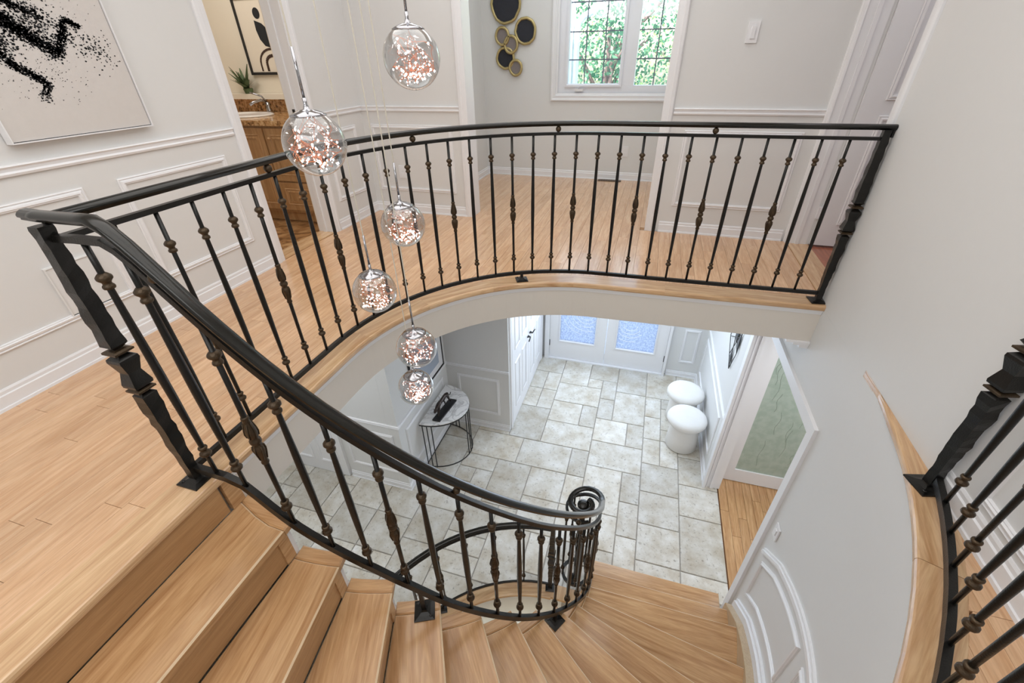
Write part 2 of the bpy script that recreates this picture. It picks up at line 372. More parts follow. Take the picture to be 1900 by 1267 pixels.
# slab under the boards (subfloor), the white fascia is its edge
g = G()
sl = edge_path(.02)
sl[-1] = (1.1375, sl[-1][1])
poly = [(-2.659, -2.19), (-1.44, -2.19), (-1.44, .722)]+sl[0:]+[(1.1375, 3.939), (-2.659, 3.939)]
g.prism(poly, -.265, -.024); g.m[1] = 1
floor_up = struct('floor_upper', g, [SHADE_W, GAP])
g = G(); g.box(-2.2, .2, 3.9405, 5.9, -.265, -.024); g.box(.2005, 1.14, 3.9405, 4.1, -.265, -.024); g.box(-4.6, -2.661, 1.5, 4.3, -.265, -.024); g.box(1.30, 3, 2.2, 4.3, -.265, -.024)
mk('floor_slab', g, SHADE_W, parent=floor_up, kind='structure')
# right-hand sliver of upper floor between the curved cap and the right wall
g = G(); pr = [(CW[0]+(RW+.06)*cos(radians(a)), CW[1]+(RW+.0)*sin(radians(a))) for a in [-14-i*(58)/24 for i in range(25)]]
g.prism([(1.136, pr[0][1])]+pr+[(pr[-1][0], -2.19), (1.136, -2.19)], -.265, -.024)
mk('floor_slab', g, SHADE_W, parent=floor_up, kind='structure')
# boards
def board(parent, poly, z0, z1, mat, name='plank', loc=None, bev=.0009):
    g = G(); g.prism(poly, z0, z1, bev)
    xs = [p[0] for p in poly]; ys = [p[1] for p in poly]
    return mk(name, g, mat, parent=parent, loc=loc or (min(xs), min(ys), z0))
nplank = 0
stuff = G()
def ylow(x):
    r = 1.175+strip_in
    if x < CA[0]-r+1e-6: return .0
    if x < CA[0]: return CA[1]+sqrt(max(0, r*r-(x-CA[0])**2))
    return CA[1]+r+ysh(x)
BW = .0835; gapb = .0005
xs0 = []
x = CA[0]-1.31
while x > -2.66: xs0.append((max(x-BW, -2.655), x)); x -= BW
x = CA[0]-1.31
while x < 1.13: xs0.append((x, min(x+BW, 1.136))); x += BW
bulk = []
for (a, b) in xs0:
    left = b <= CA[0]-1.31+1e-6
    y_end = 3.925
    hall = (a > -1.62 and b < .02)
    if hall: y_end = 5.76
    yb = -.9 if left else min(ylow(a+.001), ylow(b-.001))
    y = yb-random.random()*.7
    while y < y_end-.02:
        L = random.uniform(.55, 1.25); y0 = max(y, yb); y1 = min(y+L, y_end)
        if y_end-y1 < .12: y1 = y_end
        y = y1
        if y1-y0 < .03: continue
        xa, xb = a+gapb, b-gapb
        if left or y0 > max(ylow(xa), ylow(xb))+.01:
            pl = [(xa, y0+gapb), (xb, y0+gapb), (xb, y1-gapb), (xa, y1-gapb)]
        else:
            q = [(xa+(xb-xa)*k/4, max(y0, ylow(xa+(xb-xa)*k/4))+gapb) for k in range(5)]
            if min(p[1] for p in q) > y1-.01: continue
            q = [(px, min(py, y1-gapb-.001)) for px, py in q]
            pl = q+[(xb, y1-gapb), (xa, y1-gapb)]
        bulk.append((min(hypot(p[0], p[1]) for p in pl), y0, pl))
bulk.sort(key=lambda t: t[0])
for i, (d_, y0, pl) in enumerate(bulk):
    if i < 255: board(floor_up, pl, -.022, 0, FLOORW)
    else: stuff.prism(pl, -.022, 0, .0015)
hx = [a for a, b in xs0 if a > -1.62 and b < .02]+[b for a, b in xs0 if a > -1.62 and b < .02]
stuff.box(-2.1, min(hx)-.0005, 4.0, 5.78, -.022, 0); stuff.box(max(hx)+.0005, .2, 4.0, 5.78, -.022, 0)
mk('plank_field', stuff, FLOORW, parent=floor_up, kind='stuff')
# right sliver boards
g = G(); x = 1.136
while x > .2:
    a, b = x-BW, x
    for (ya, yb) in ((-2.0, -1.2), (-1.2, -.35), (-.35, .3), (.3, .93), (.93, 1.45), (1.45, 1.75)):
        q = []
        for k in range(4):
            xx = a+gapb+(b-a-2*gapb)*k/3; dx = xx-CW[0]
            rr = RW+.10
            yl = CW[1]-sqrt(max(0, rr*rr-dx*dx)) if dx < rr else 9
            yl = CW[1]+0 if dx >= rr else yl
            q.append((xx, min(yb-gapb, yl)))
        if min(p[1] for p in q) <= ya+.02: 
            if max(p[1] for p in q) <= ya+.02: continue
        q = [(px, max(py, ya+.004)) for px, py in q]
        if b > .75 and yb > .2: board(floor_up, [(a+gapb, ya+gapb), (b-gapb, ya+gapb)]+q[::-1], -.022, 0, FLOORW)
    x -= BW
# curved nosing boards along the landing edge
def strip(name, pa, pb, z0, z1, mat, parent, prof_round=True, label=None):
    """board between two parallel polylines pa (front, rounded) and pb (back)"""
    n = len(pa); v = []; g = G(); g.smooth = False
    th = z1-z0
    rows = []
    for i in range(n):
        A = Vector(pa[i]); B = Vector(pb[i]); d = (B-A).normalized()
        pr = [(A+d*.004, z0), (A, z0+th*.3), (A, z1-th*.3), (A+d*.0035, z1-.0025), (A+d*.009, z1), (B, z1), (B, z0)]
        rows.append([(p.x, p.y, z) for p, z in pr])
    m = 7; fs = []
    for i in range(n-1):
        for k in range(m): l = (k+1) % m; fs.append((i*m+k, i*m+l, (i+1)*m+l, (i+1)*m+k))
    fs.append(tuple(range(m))[::-1]); fs.append(tuple(range((n-1)*m, n*m)))
    g.add([p for r in rows for p in r], fs)
    ch = Vector(pa[-1])-Vector(pa[0])
    return mk(name, g, mat, parent=parent, loc=(*pa[0], z0), rz=atan2(ch.y, ch.x)-pi/2)
pa = edge_path(0); pb = edge_path(strip_in-.002)
cuts = [0, 6, 11, 16, 22, 25, len(pa)-1]
for a, b in zip(cuts[:-1], cuts[1:]):
    strip('nosing', pa[a:b+1], pb[a:b+1], -.034, 0.001, NOSEW, floor_up)
g = G(); 
strip('nosing', [(-1.385, .744-k*.65) for k in range(4)], [(-1.525, .744-k*.65) for k in range(4)], -.034, .001, NOSEW, floor_up)
# cove under the nosing
g = G(); prof = [(0, 0), (.0, .03), (.012, .03), (.006, .012), (.003, 0)]
g.sweep(prof, [(p[0], p[1], -.066) for p in edge_path(.02, 1.136)]); mk('cove_moulding', g, WHITE, parent=floor_up)
# cap along the curved right edge
def cwp(r, a0, a1, n): return [(CW[0]+r*cos(radians(a)), CW[1]+r*sin(radians(a))) for a in [a0+(a1-a0)*i/n for i in range(n+1)]]
def wcl(p): return (min(p[0], 1.1375), p[1])
for a0, a1, n in ((2.2, -21.2, 12), (-21.25, -46, 10), (-46.05, -72, 10)):
    pa_ = cwp(RW-.017, a0, a1, n); pb_ = cwp(RW+.10, a0, a1, n)
    if a0 > 0:
        pa_ = [(min(p[0]+.03*max(0, (a+6)/8), 1.1365), p[1]) for p, a in zip(pa_, [a0+(a1-a0)*i/n for i in range(n+1)])]
    pb_ = [wcl(p) for p in pb_]
    strip('nosing', pa_, pb_, -.034, .001, NOSEW, floor_up)
# bathroom, hall and bedroom floors
g = G(); g.box(-4.5, -2.82, 1.6, 4.05, -.03, -.004); struct('floor_bathroom', g, BATHF)
g = G(); g.box(1.29, 2.9, 2.3, 4.2, -.03, -.004); struct('floor_bedroom', g, REDW)
g = G(); g.box(-2.82, -2.66, 2.55, 3.2, -.02, .006); mk('threshold', g, NOSEW, parent=floor_up)
g = G(); g.box(1.137, 1.29, 2.94, 3.88, -.02, .005); mk('threshold', g, NOSEW, parent=floor_up)

# ------------------------------------------------------------------ walls, upper storey
ZT = 2.62
def wall(name, boxes, mat=WALL, extra=None):
    g = G()
    for b in boxes: g.box(*b)
    if extra: extra(g)
    return struct(name, g, mat)
def base_prof(h=.09, t=.018): return [(0, 0), (0, 0)]
PM = [(0, 0), (0, .007), (.005, .010), (.010, .006), (.016, .012), (.024, .014), (.028, .009), (.032, .009), (.034, 0)]
def panel(parent, o, u, v, nrm, prof=PM, name='panel_moulding', mat=WHITE):
    """rectangular moulding frame: corner o, edge vectors u, v"""
    o = Vector(o); u = Vector(u); v = Vector(v); g = G(); g.ring([o, o+u, o+u+v, o+v], nrm, prof)
    return mk(name, g, mat, parent=parent)
BPROF = [(0, 0), (0, .088), (.004, .088), (.008, .080), (.008, .066), (.014, .062), (.016, .014), (.022, .012), (.024, 0)]
CPROF = [(0, -.022), (0, .022), (.016, .022), (.020, .016), (.012, .008), (.010, -.004), (.016, -.012), (.012, -.022)]
def run(name, prof, path, z, parent=None, mat=WHITE, flip=False, **k):
    """moulding run: prof (out, up) swept along path; out is to the left of travel unless flip"""
    s = 1 if flip else -1
    g = G(); g.sweep([(s*a, b) for a, b in prof], [(p[0], p[1], z if len(p) < 3 else p[2]) for p in path])
    return mk(name, g, mat, parent=parent, **k)
wl = wall('wall_left', [(-2.82, -2.66, -2.2, 2.55, -.03, ZT), (-2.82, -2.66, 3.20, 3.94, -.02, ZT), (-2.82, -2.66, 2.55, 3.20, 2.05, ZT)])
wf = wall('wall_front_left', [(-2.82, -1.64, 3.94, 4.10, -.02, ZT)])
wr = wall('wall_front_right', [(.05, 1.30, 3.94, 4.10, -.02, ZT), (-1.64, .05, 3.94, 4.10, 2.1, ZT)])
XR = 1.138
wrt = wall('wall_right', [(XR, 1.29, -2.2, 2.94, -.03, ZT), (XR, 1.29, 3.88, 3.94, -.02, ZT), (XR, 1.29, 2.94, 3.88, 2.05, ZT), (XR, 1.258, 2.29, 3.666, -.53, -.0305)])
wall('wall_back', [(-4.6, 1.29, -2.3, -2.2, FL, ZT)])
wall('ceiling_lower_hall', [(-4.6, -2.662, -2.2, 1.4995, -.265, -.0305)], CEIL)
wall('ceiling_side_room', [(1.262, 3.5, 1.8, 2.1995, -.265, -.03), (3.0005, 3.5, 2.2, 5, -.265, -.03), (1.262, 3.0, 4.3005, 5, -.265, -.03)], CEIL)
wall('ceiling_upper', [(-2.82, 1.29, -2.3, 4.1, ZT, ZT+.1)], CEIL)
# window room
wwin = wall('wall_window', [(-2.2, -1.20, 5.78, 5.95, -.02, ZT), (.16, .3, 5.78, 5.95, -.02, ZT), (-1.2, .16, 5.78, 5.95, -.02, .90), (-1.2, .16, 5.78, 5.95, 2.15, ZT)])
wall('wall_window_room_left', [(-2.25, -2.1, 4.10, 5.78, -.02, ZT)])
wall('wall_window_room_right', [(.2, .3, 4.10, 5.78, -.02, ZT)])
wall('ceiling_window_room', [(-2.2, .3, 4.1, 5.95, ZT, ZT+.1)], CEIL)
# bathroom shell
wall('wall_bathroom', [(-4.6, -2.82, 4.05, 4.15, -.02, ZT), (-4.6, -4.5, 1.5, 4.05, -.02, ZT), (-4.6, -2.82, 1.5, 1.6, -.02, ZT), (-2.83, -2.82, 1.6, 2.55, -.02, ZT), (-2.83, -2.82, 3.2, 4.05, -.02, ZT)], CREAM)
wall('ceiling_bathroom', [(-4.6, -2.82, 1.5, 4.15, ZT, ZT+.1)], CEIL)
wall('wall_bedroom', [(1.29, 3, 4.2, 4.3, -.02, ZT), (2.9, 3, 2.2, 4.2, -.02, ZT), (1.29, 3, 2.2, 2.3, -.02, ZT)])
wall('ceiling_bedroom', [(1.29, 3, 2.2, 4.3, ZT, ZT+.1)], CEIL)

# baseboards and chair rails upstairs (interior to the left of travel)
run('baseboard_left', BPROF, [(-2.66, 2.47), (-2.66, -1.8)], 0, kind='structure')
run('baseboard_left_far', BPROF, [(-1.66, 3.94), (-2.66, 3.94), (-2.66, 3.28)], 0, kind='structure')
run('baseboard_front', BPROF, [(1.10, 3.94), (.13, 3.94)], 0, kind='structure')
run('baseboard_window', BPROF, [(.2, 5.78), (-2.1, 5.78), (-2.1, 4.12)], 0, kind='structure')
run('baseboard_right', BPROF, [(1.138, -1.9), (1.138, 1.40)], 0, kind='structure')
run('chair_rail', CPROF, [(-2.66, 2.46), (-2.66, -1.8)], .928, parent=wl)
run('chair_rail', CPROF, [(-1.67, 3.94), (-2.66, 3.94), (-2.66, 3.28)], .932, parent=wf)
run('chair_rail', CPROF, [(1.13, 3.94), (.10, 3.94)], .935, parent=wr)
for y0, y1 in ((.75, 1.486), (1.652, 2.338), (-.1, .59)):
    panel(wl, (-2.66, y0, .232), (0, y1-y0, 0), (0, 0, .573), (1, 0, 0))
panel(wl, (-2.66, 3.36, .235), (0, .44, 0), (0, 0, .577), (1, 0, 0))
panel(wf, (-2.58, 3.94, .21), (.82, 0, 0), (0, 0, .592), (0, -1, 0))
panel(wr, (.205, 3.94, .226), (.825, 0, 0), (0, 0, .58), (0, -1, 0))
for y0, y1 in ((.62, 1.26), (-.2, .46)): panel(wrt, (1.138, y0, .115+.0), (0, y1-y0, 0), (0, 0, .69), (-1, 0, 0))
g = G(); g.ring([(-2.66, 1.16, .251), (-2.66, 1.385, .251), (-2.66, 1.385, .51), (-2.66, 1.16, .51)], (1, 0, 0), [(0, 0), (0, .012), (.006, .014), (.008, .010)]); g.box(-2.66, -2.651, 1.166, 1.379, .257, .504)
tag(mk('access_cover', g, WALL), 'square painted cover plate low on the panelled left wall', 'wall cover')
# casings
CAS = [(0, 0), (0, .012), (.008, .020), (.030, .022), (.036, .016), (.066, .013), (.078, .010), (.080, 0)]
def casing(name, o, across, height, nrm, width, w=.08, parent=None):
    """door casing: three-sided moulding around an opening; o = bottom corner of opening, across = unit vector to the other jamb"""
    o = Vector(o); a = Vector(across); Z = Vector((0, 0, 1)); nrm = Vector(nrm); g = G()
    pts = [o, o+Z*height, o+a*width+Z*height, o+a*width]; outs = [-a, (-a+Z), (a+Z), a]
    prof = [(w-i, h) for i, h in CAS]
    v = [p+d*u_+nrm*h_ for p, d in zip(pts, outs) for u_, h_ in prof]; n = len(prof)
    g.add(v, [(i*n+k, (i+1)*n+k, (i+1)*n+k+1, i*n+k+1) for i in range(3) for k in range(n-1)])
    if parent: return mk(name, g, WHITE, parent=parent)
    return struct(name, g, WHITE)
casing('trim_bathroom_door', (-2.66, 2.55, 0), (0, 1, 0), 2.05, (1, 0, 0), .65)
casing('trim_bedroom_door', (1.138, 2.94, 0), (0, 1, 0), 2.05, (-1, 0, 0), .94, w=.07)
casing('trim_hall_opening', (-1.60, 3.94, 0), (1, 0, 0), 2.1, (0, -1, 0), 1.62, w=.075)
g = G(); g.box(-1.64, -1.60, 3.94, 4.12, 0, 2.1); g.box(.02, .05, 3.94, 4.12, 0, 2.1); g.box(-1.64, .05, 3.94, 4.12, 2.09, 2.12); struct('trim_hall_jamb', g, WHITE)
g = G(); g.box(-2.82, -2.66, 2.54, 2.555, 0, 2.05); g.box(-2.82, -2.66, 3.195, 3.21, 0, 2.05); g.box(-2.77, -2.74, 3.185, 3.2, 0, 2.05); g.box(-2.82, -2.66, 2.55, 3.2, 2.04, 2.06)
struct('trim_bathroom_jamb', g, WHITE)
g = G(); g.box(-2.765, -2.745, 3.178, 3.186, .93, .99); mk('strike_plate', g, BLACK, kind='structure') if False else tag(mk('strike_plate', g, BLACK), 'small dark strike plate on the bathroom door jamb', 'strike plate')
g = G(); g.box(1.138, 1.30, 2.93, 2.945, 0, 2.05); g.box(1.138, 1.27, 3.875, 3.89, 0, 2.05); g.box(1.19, 1.215, 3.865, 3.878, 0, 2.05); struct('trim_bedroom_jamb', g, WHITE)

# bedroom door leaf, open 90 degrees into the bedroom
d = struct('door_1', G().box(1.292, 2.05, 3.858, 3.895, .012, 2.03), WHITE)
DP = [(0, 0), (.008, -.001), (.014, .006), (.022, .004), (.03, .010), (.04, .002)]
for z0, z1 in ((.18, .93), (1.02, 1.95)): panel(d, (1.42, 3.858, z0), (.5, 0, 0), (0, 0, z1-z0), (0, -1, 0), name='door_panel')
for z0, z1, k in ((.0, .2, 0), (.32, 1.9, 0)):
    pass
for zc in (.26, 1.75):
    mk('hinge', G().box(1.27, 1.295, 3.862, 3.88, zc-.045, zc+.045), PLATEM, parent=d)

# ------------------------------------------------------------------ stairs
st = thing('staircase', (-1.2, .3, FL), 'winding maple staircase curving down to the stone hall', 'staircase')
PHI = [-90, -90.5, -81, -70.2, -60.8, -53.4, -44.6, -36.6, -26, -18, -9, .3, 0, 0]
def inner(i, R_=1.152):
    if i == 0: return (-1.385, .745)
    if i <= 11:
        a = radians(-87.4+8.55*(i-1)); return (CI[0]+R_*cos(a), CI[1]+R_*sin(a))
    return (CI[0]+R_, 1.853+.23*(i-11))
def hit_outer(p, phi, R_):
    d = Vector((cos(radians(phi)), sin(radians(phi)))); o = Vector(p)-Vector(CW)
    b = o.dot(d); c = o.dot(o)-R_*R_; t = -b+sqrt(b*b-c); q = Vector(p)+d*t
    if q.y > 2.0:
        t = (CW[0]+R_-p[0])/d.x; q = Vector(p)+d*t
    return (q.x, q.y)
RSK = RW-.075
def line(i, setb=0, R_=1.152, Ro=RSK):
    """nosing line i, optionally set back (towards the upper side)"""
    ph = PHI[i]; d = Vector((cos(radians(ph)), sin(radians(ph)))); nrm = Vector((d.y, -d.x))   # towards upper side
    p = Vector(inner(i, R_)); p = p+nrm*setb if i else p+Vector((-setb, 0))
    if i == 0: return (p.x, p.y), (p.x, CW[1]-sqrt(Ro**2-(p.x-CW[0])**2))
    return (p.x, p.y), hit_outer((p.x, p.y), ph, Ro)
def arcpts(R_, a, b, n=4):
    """points on the inner curve between points a and b"""
    out = []
    for k in range(1, n):
        t = k/n; x = a[0]+(b[0]-a[0])*t; y = a[1]+(b[1]-a[1])*t
        if y < 1.9 and x > -1.25:
            l = hypot(x-CI[0], y-CI[1]); out.append((CI[0]+(x-CI[0])*R_/l, CI[1]+(y-CI[1])*R_/l))
        else: out.append((x, y))
    return out
def outer_arc(a, b, R_, n=4):
    out = []
    for k in range(1, n):
        t = k/n; x = a[0]+(b[0]-a[0])*t; y = a[1]+(b[1]-a[1])*t
        if y < 2.0: l = hypot(x-CW[0], y-CW[1]); out.append((CW[0]+(x-CW[0])*R_/l, CW[1]+(y-CW[1])*R_/l))
        else: out.append((x, y))
    return out
TH = .032
for i in range(1, 14):
    z = -RISE*i
    fi, fo = line(i, 0, 1.212); bi, bo = line(i-1, .022 if i > 1 else .022, 1.212)
    if i == 1: bi = (-1.41, .75)
    ai = arcpts(1.212, bi, fi) if i > 1 else [(-1.30, .712), (-1.22, .693)]
    poly = [fi, fo]+outer_arc(fo, bo, RSK)+[bo, bi]+ai
    ph = radians(PHI[i])
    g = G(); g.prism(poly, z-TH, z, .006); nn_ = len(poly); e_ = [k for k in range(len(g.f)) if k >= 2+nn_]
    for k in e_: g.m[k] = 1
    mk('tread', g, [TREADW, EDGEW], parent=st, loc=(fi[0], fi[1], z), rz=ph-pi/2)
    # return strip along the open inner end
    f2, _ = line(i, 0, 1.152); b2, _ = line(i-1, .022, 1.152)
    if i == 1: b2 = (-1.41, .80)
    a2 = arcpts(1.152, b2, f2) if i > 1 else [(-1.30, .762), (-1.22, .752)]
    ai2 = [(p[0]+(q[0]-p[0])*.03, p[1]+(q[1]-p[1])*.03) for p, q in zip(ai, a2)] if len(ai) == len(a2) else ai
    poly = [f2, (fi[0]+(f2[0]-fi[0])*.03, fi[1]+(f2[1]-fi[1])*.03)]+ai2[::-1]+[(bi[0]+(b2[0]-bi[0])*.03, bi[1]+(b2[1]-bi[1])*.03), b2]+a2
    g = G(); g.prism(poly, z-TH, z-.0006, .006)
    mk('tread_return', g, TREADW, parent=st, loc=(fi[0], fi[1], z), rz=ph)
for i in range(0, 14):
    z1 = -RISE*i-TH; z0 = -RISE*(i+1)+.0
    if i == 13: z0 = FL
    a, b = line(i, .024, 1.19); c_, d_ = line(i, .044, 1.19)
    if i == 0: a = (-1.409, .70); c_ = (-1.43, .70)
    g = G(); g.prism([a, b, d_, c_], z0, z1)
    mk('riser', g, RISERW, parent=st, loc=(a[0], a[1], z0), rz=radians(PHI[i])-pi/2)
    # little return block that closes the riser's open end
    dd = (Vector(b)-Vector(a)).normalized(); nn = Vector((dd.y, -dd.x)) if i else Vector((-1, 0))
    p = Vector(a); e0 = p-dd*.004 if i else Vector((-1.409, .745)); e1 = p-dd*.036 if i else Vector((-1.409, .80))
    if i == 0: e0 = Vector((-1.402, .712)); e1 = Vector((-1.402, .77))
    else: e0 = p+dd*.052-nn*.006; e1 = p+dd*.006-nn*.006
    g = G(); g.prism([tuple(e0), tuple(e1), tuple(e1+nn*.02), tuple(e0+nn*.02)], z0, z1); mk('riser_return', g, TREADW, parent=st)
# white curved stringer and soffit under the inner ends
def znose(th): return -RISE*(1+(th+87.4)/8.55)
g = G(); rows = []
ths = [-97+2.5*k for k in range(40)]; n = 0
pts = []
for th in ths:
    if th > 0: break
    pts.append((th, CI[0]+1.178*cos(radians(th)), CI[1]+1.178*sin(radians(th)), znose(th)))
pts += [(0, CI[0]+1.178, y, znose(-1.9)-RISE*(y-1.853)/.23) for y in (1.95, 2.05, 2.15, 2.31)]
v = []; f = []
for k, (th, x, y, z) in enumerate(pts):
    # stepped top hidden under the treads: stay below the lower tread's underside
    ox, oy = cos(radians(th)), sin(radians(th))
    zt = max(z-.215, FL); zt = z-.05; zb = max(z-.40, FL)
    v += [(x, y, zt), (x+ox*.03, y+oy*.03, zt), (x+ox*.03, y+oy*.03, zb), (x, y, zb)]
m = len(pts)
# build stringer as stepped plates, one per tread, joined
g = G()
for i in range(1, 14):
    for k in range(4):
        if i <= 11:
            a0 = -87.4+8.55*(i-2)+8.55*k/4-1.0; a1 = a0+8.55/4
            P0 = (CI[0]+1.176*cos(radians(a0)), CI[1]+1.176*sin(radians(a0))); P1 = (CI[0]+1.176*cos(radians(a1)), CI[1]+1.176*sin(radians(a1)))
            Q0 = (CI[0]+1.206*cos(radians(a0)), CI[1]+1.206*sin(radians(a0))); Q1 = (CI[0]+1.206*cos(radians(a1)), CI[1]+1.206*sin(radians(a1)))
            zb = znose((a0+a1)/2)-.36
        else:
            y0 = 1.853+.23*(i-12)+.23*k/4-.02; y1 = y0+.23/4; X0 = CI[0]+1.176; P0 = (X0, y0); P1 = (X0, y1); Q0 = (X0+.03, y0); Q1 = (X0+.03, y1)
            zb = -RISE*(11+(y0-1.853)/.23)-.36
        if i == 1 and k < 1: continue
        g.prism([P0, P1, Q1, Q0], max(zb, FL+.001), -RISE*i-TH-.0005)
g.box(-1.40, -1.245, .70, .735, -.62, -RISE-TH)
mk('stringer', g, WHITE, parent=st)
# underside
g = G(); g.smooth = True; v = []; f = []; k = 0
for th in [-98+3*k for k in range(33)]:
    a = radians(th); z = znose(th)-.34
    if z < FL+.02: z = FL+.02
    p = (CI[0]+1.19*cos(a), CI[1]+1.19*sin(a)); q = hit_outer(p, th if th < -1 else 0, RW-.02)
    v += [(p[0], p[1], z), (q[0], q[1], z), (p[0], p[1], z-.02), (q[0], q[1], z-.02)]; k += 1
for i in range(k-1): f += [(4*i, 4*i+1, 4*i+5, 4*i+4), (4*i+2, 4*i+6, 4*i+7, 4*i+3), (4*i, 4*i+4, 4*i+6, 4*i+2)]
g.add(v, f); mk('soffit', g, SHADE_W, parent=st)
# outer curved wall from the floor up to the landing level
def zline_xy(x, y):
    if y > 1.853: return -RISE*(11+(y-1.853)/.23)
    th = math.degrees(atan2(y-CI[1], x-CI[0])); return znose(th)
wp = wall_path(RW); g = G(); v = []; f = []
for (x, y) in wp:
    l = hypot(x-CW[0], y-CW[1]) if y < 2.0 else None
    ox, oy = ((x-CW[0])/l, (y-CW[1])/l) if l else (1, 0)
    v += [(x, y, FL), (x, y, -.03), (x+ox*.12, y+oy*.12, -.03), (x+ox*.12, y+oy*.12, FL)]
for i in range(len(wp)-1):
    for k in range(1, 4): f.append((4*i+k, 4*i+(k+1) % 4, 4*i+4+(k+1) % 4, 4*i+4+k))
f += [(0, 1, 2, 3)[::-1], tuple(4*(len(wp)-1)+k for k in range(4))]
g.add(v, f)
g.smooth = True; g.add([p for i in range(len(wp)) for p in (v[4*i], v[4*i+1])], [(2*i, 2*i+1, 2*i+3, 2*i+2) for i in range(len(wp)-1)])
wc = struct('wall_curved', g, WALL)
# skirt board, sloped baseboard, chair rail, panel frames on the curved wall
def slope_path(r, n=34, a1=-75):
    return [(p[0], p[1], zline_xy(*p)) for p in wall_path(r, n, a1)]
def band(name, r0, r1, off0, off1, mat, parent, i0=0):
    a = slope_path(r0); b = slope_path(r1); g = G(); v = []; f = []
    for (x0, y0, z0), (x1, y1, z1) in list(zip(a, b))[i0:]:
        z = z0
        v += [(x0, y0, max(z+off0, FL)), (x0, y0, max(z+off1, FL+.02)), (x1, y1, max(z+off1, FL+.02)), (x1, y1, max(z+off0, FL))]
    m = len(v)//4
    for i in range(m-1):
        for k in range(4): f.append((4*i+k, 4*i+(k+1) % 4, 4*i+4+(k+1) % 4, 4*i+4+k))
    f += [(3, 2, 1, 0), tuple(4*(m-1)+k for k in range(4))]
    g.add(v, f); return mk(name, g, mat, parent=parent)
band('skirt_board', RSK-.004, RW, -.24, .03, SKIRT, st, 1)
bs = band('baseboard_stair', RW-.032, RW, .03, .10, WHITE, None, 1); bs['kind'] = 'structure'
bs2 = band('trim_stair_base', RW-.018, RW, .10, .128, WHITE, None, 1); bs2['kind'] = 'structure'
band('chair_rail', RW-.022, RW, .775, .80, WHITE, wc, 1); band('chair_rail', RW-.014, RW, .755, .82, WHITE, wc, 1)
def curved_panel(a0, a1, lo, hi):
    """panel frame on the curved wall between wall angles a0>a1 (degrees about CW; >0 means along straight part, in metres*100)"""
    def P(t, off):
        if t > 0: x, y = CW[0]+RW, 2.0+t/100
        else: x, y = CW[0]+RW*cos(radians(t)), CW[1]+RW*sin(radians(t))
        return (x, y, zline_xy(x, y)+off), ((-1, 0, 0) if t > 0 else (-cos(radians(t)), -sin(radians(t)), 0))
    ts = [a0+(a1-a0)*k/10 for k in range(11)]
    lo_ = [P(t, lo) for t in ts]; hi_ = [P(t, hi) for t in ts][::-1]
    allp = lo_+hi_; pts = [Vector(p) for p, _ in allp]; nr = [Vector(n_) for _, n_ in allp]; m = len(pts); g = G(); v = []
    mids = [(Vector(l[0])+Vector(h[0]))/2 for l, h in zip(lo_, hi_[::-1])]
    for i, p in enumerate(pts):
        k = i if i < 11 else 21-i
        vert = Vector((0, 0, 1)) if i < 11 else Vector((0, 0, -1))
        side = Vector((0, 0, 0))
        if k == 0: side = (mids[1]-mids[0]).normalized()
        if k == 10: side = (mids[9]-mids[10]).normalized()
        for u_, h_ in PM: v.append(p+(vert+side)*u_*1.1+nr[i]*h_)
    n = len(PM)
    for i in range(m):
        j = (i+1) % m
        for k in range(n-1): g.f.append((i*n+k, j*n+k, j*n+k+1, i*n+k+1)); g.m.append(0); g.sm.append(False)
    g.v = [tuple(p) for p in v]; mk('panel_moulding', g, WHITE, parent=wc)
curved_panel(11, -15.2, .25, .685); curved_panel(-18.0, -40, .25, .685); curved_panel(-43, -66, .25, .685)
g = G(); g.box(1.127, 1.136, 2.085, 2.155, -1.40, -1.285); g.box(1.122, 1.128, 2.108, 2.132, -1.365, -1.32)
tag(mk('light_switch', g, PLATEM), 'white switch plate on the curved stair wall above the rail', 'light switch')

# ------------------------------------------------------------------ railings
HR = [(-.027, .004), (-.027, .012), (-.021, .021), (-.010, .027), (.010, .027), (.021, .021), (.027, .012), (.027, .004), (.020, -.002), (.020, -.008), (.013, -.012), (-.013, -.012), (-.020, -.008), (-.020, -.002)]
HR = [(a*.76, b*.68) for a, b in HR]
def bar_prof(w_, h_): return [(-w_/2, -h_/2), (-w_/2, h_/2), (w_/2, h_/2), (w_/2, -h_/2)]
def rod_mesh():
    g = G(); g.smooth = True
    pr = [(.0068, 0), (.0068, .10), (.0075, .14), (.0105, .38), (.0112, .5), (.0105, .62), (.0078, .82), (.0072, .9), (.0072, 1)]
    g.lathe(pr, n=10); return g
def rod_thin():
    g = G(); g.smooth = True; g.lathe([(.0072, 0), (.0078, .3), (.0085, .42), (.0085, .58), (.0078, .7), (.0072, 1)], n=10); return g
def collar_mesh():
    g = G(); g.smooth = True
    g.lathe([(.008, -.024), (.0125, -.022), (.0135, -.018), (.0125, -.014), (.0095, -.011), (.0095, -.007), (.0125, -.003), (.0165, .001), (.0172, .005), (.0165, .009), (.012, .014), (.0085, .017)], n=12); return g
def basket_mesh():
    g = G(); g.smooth = True
    pr = [(.0085, -.092), (.0105, -.09), (.0115, -.085), (.0095, -.080), (.0105, -.070), (.0150, -.045), (.0165, -.032), (.0145, -.018), (.010, -.012), (.0155, -.006), (.0165, 0), (.0155, .006), (.010, .012), (.0145, .018), (.0165, .032), (.0150, .045), (.0105, .070), (.0095, .080), (.0115, .085), (.0105, .090), (.0085, .092)]
    g.lathe(pr, n=12)
    for q in range(6):      # raised leaf ribs
        a = 2*pi*q/6
        for sg in (1, -1):
            g.tube([((r+.001)*cos(a+sg*dz*3), (r+.001)*sin(a+sg*dz*3), sg*z) for r, z, dz in ((.0145, .018, 0), (.0168, .032, .03), (.0153, .045, .06), (.0107, .070, .10))], .0017, 5)
    return g
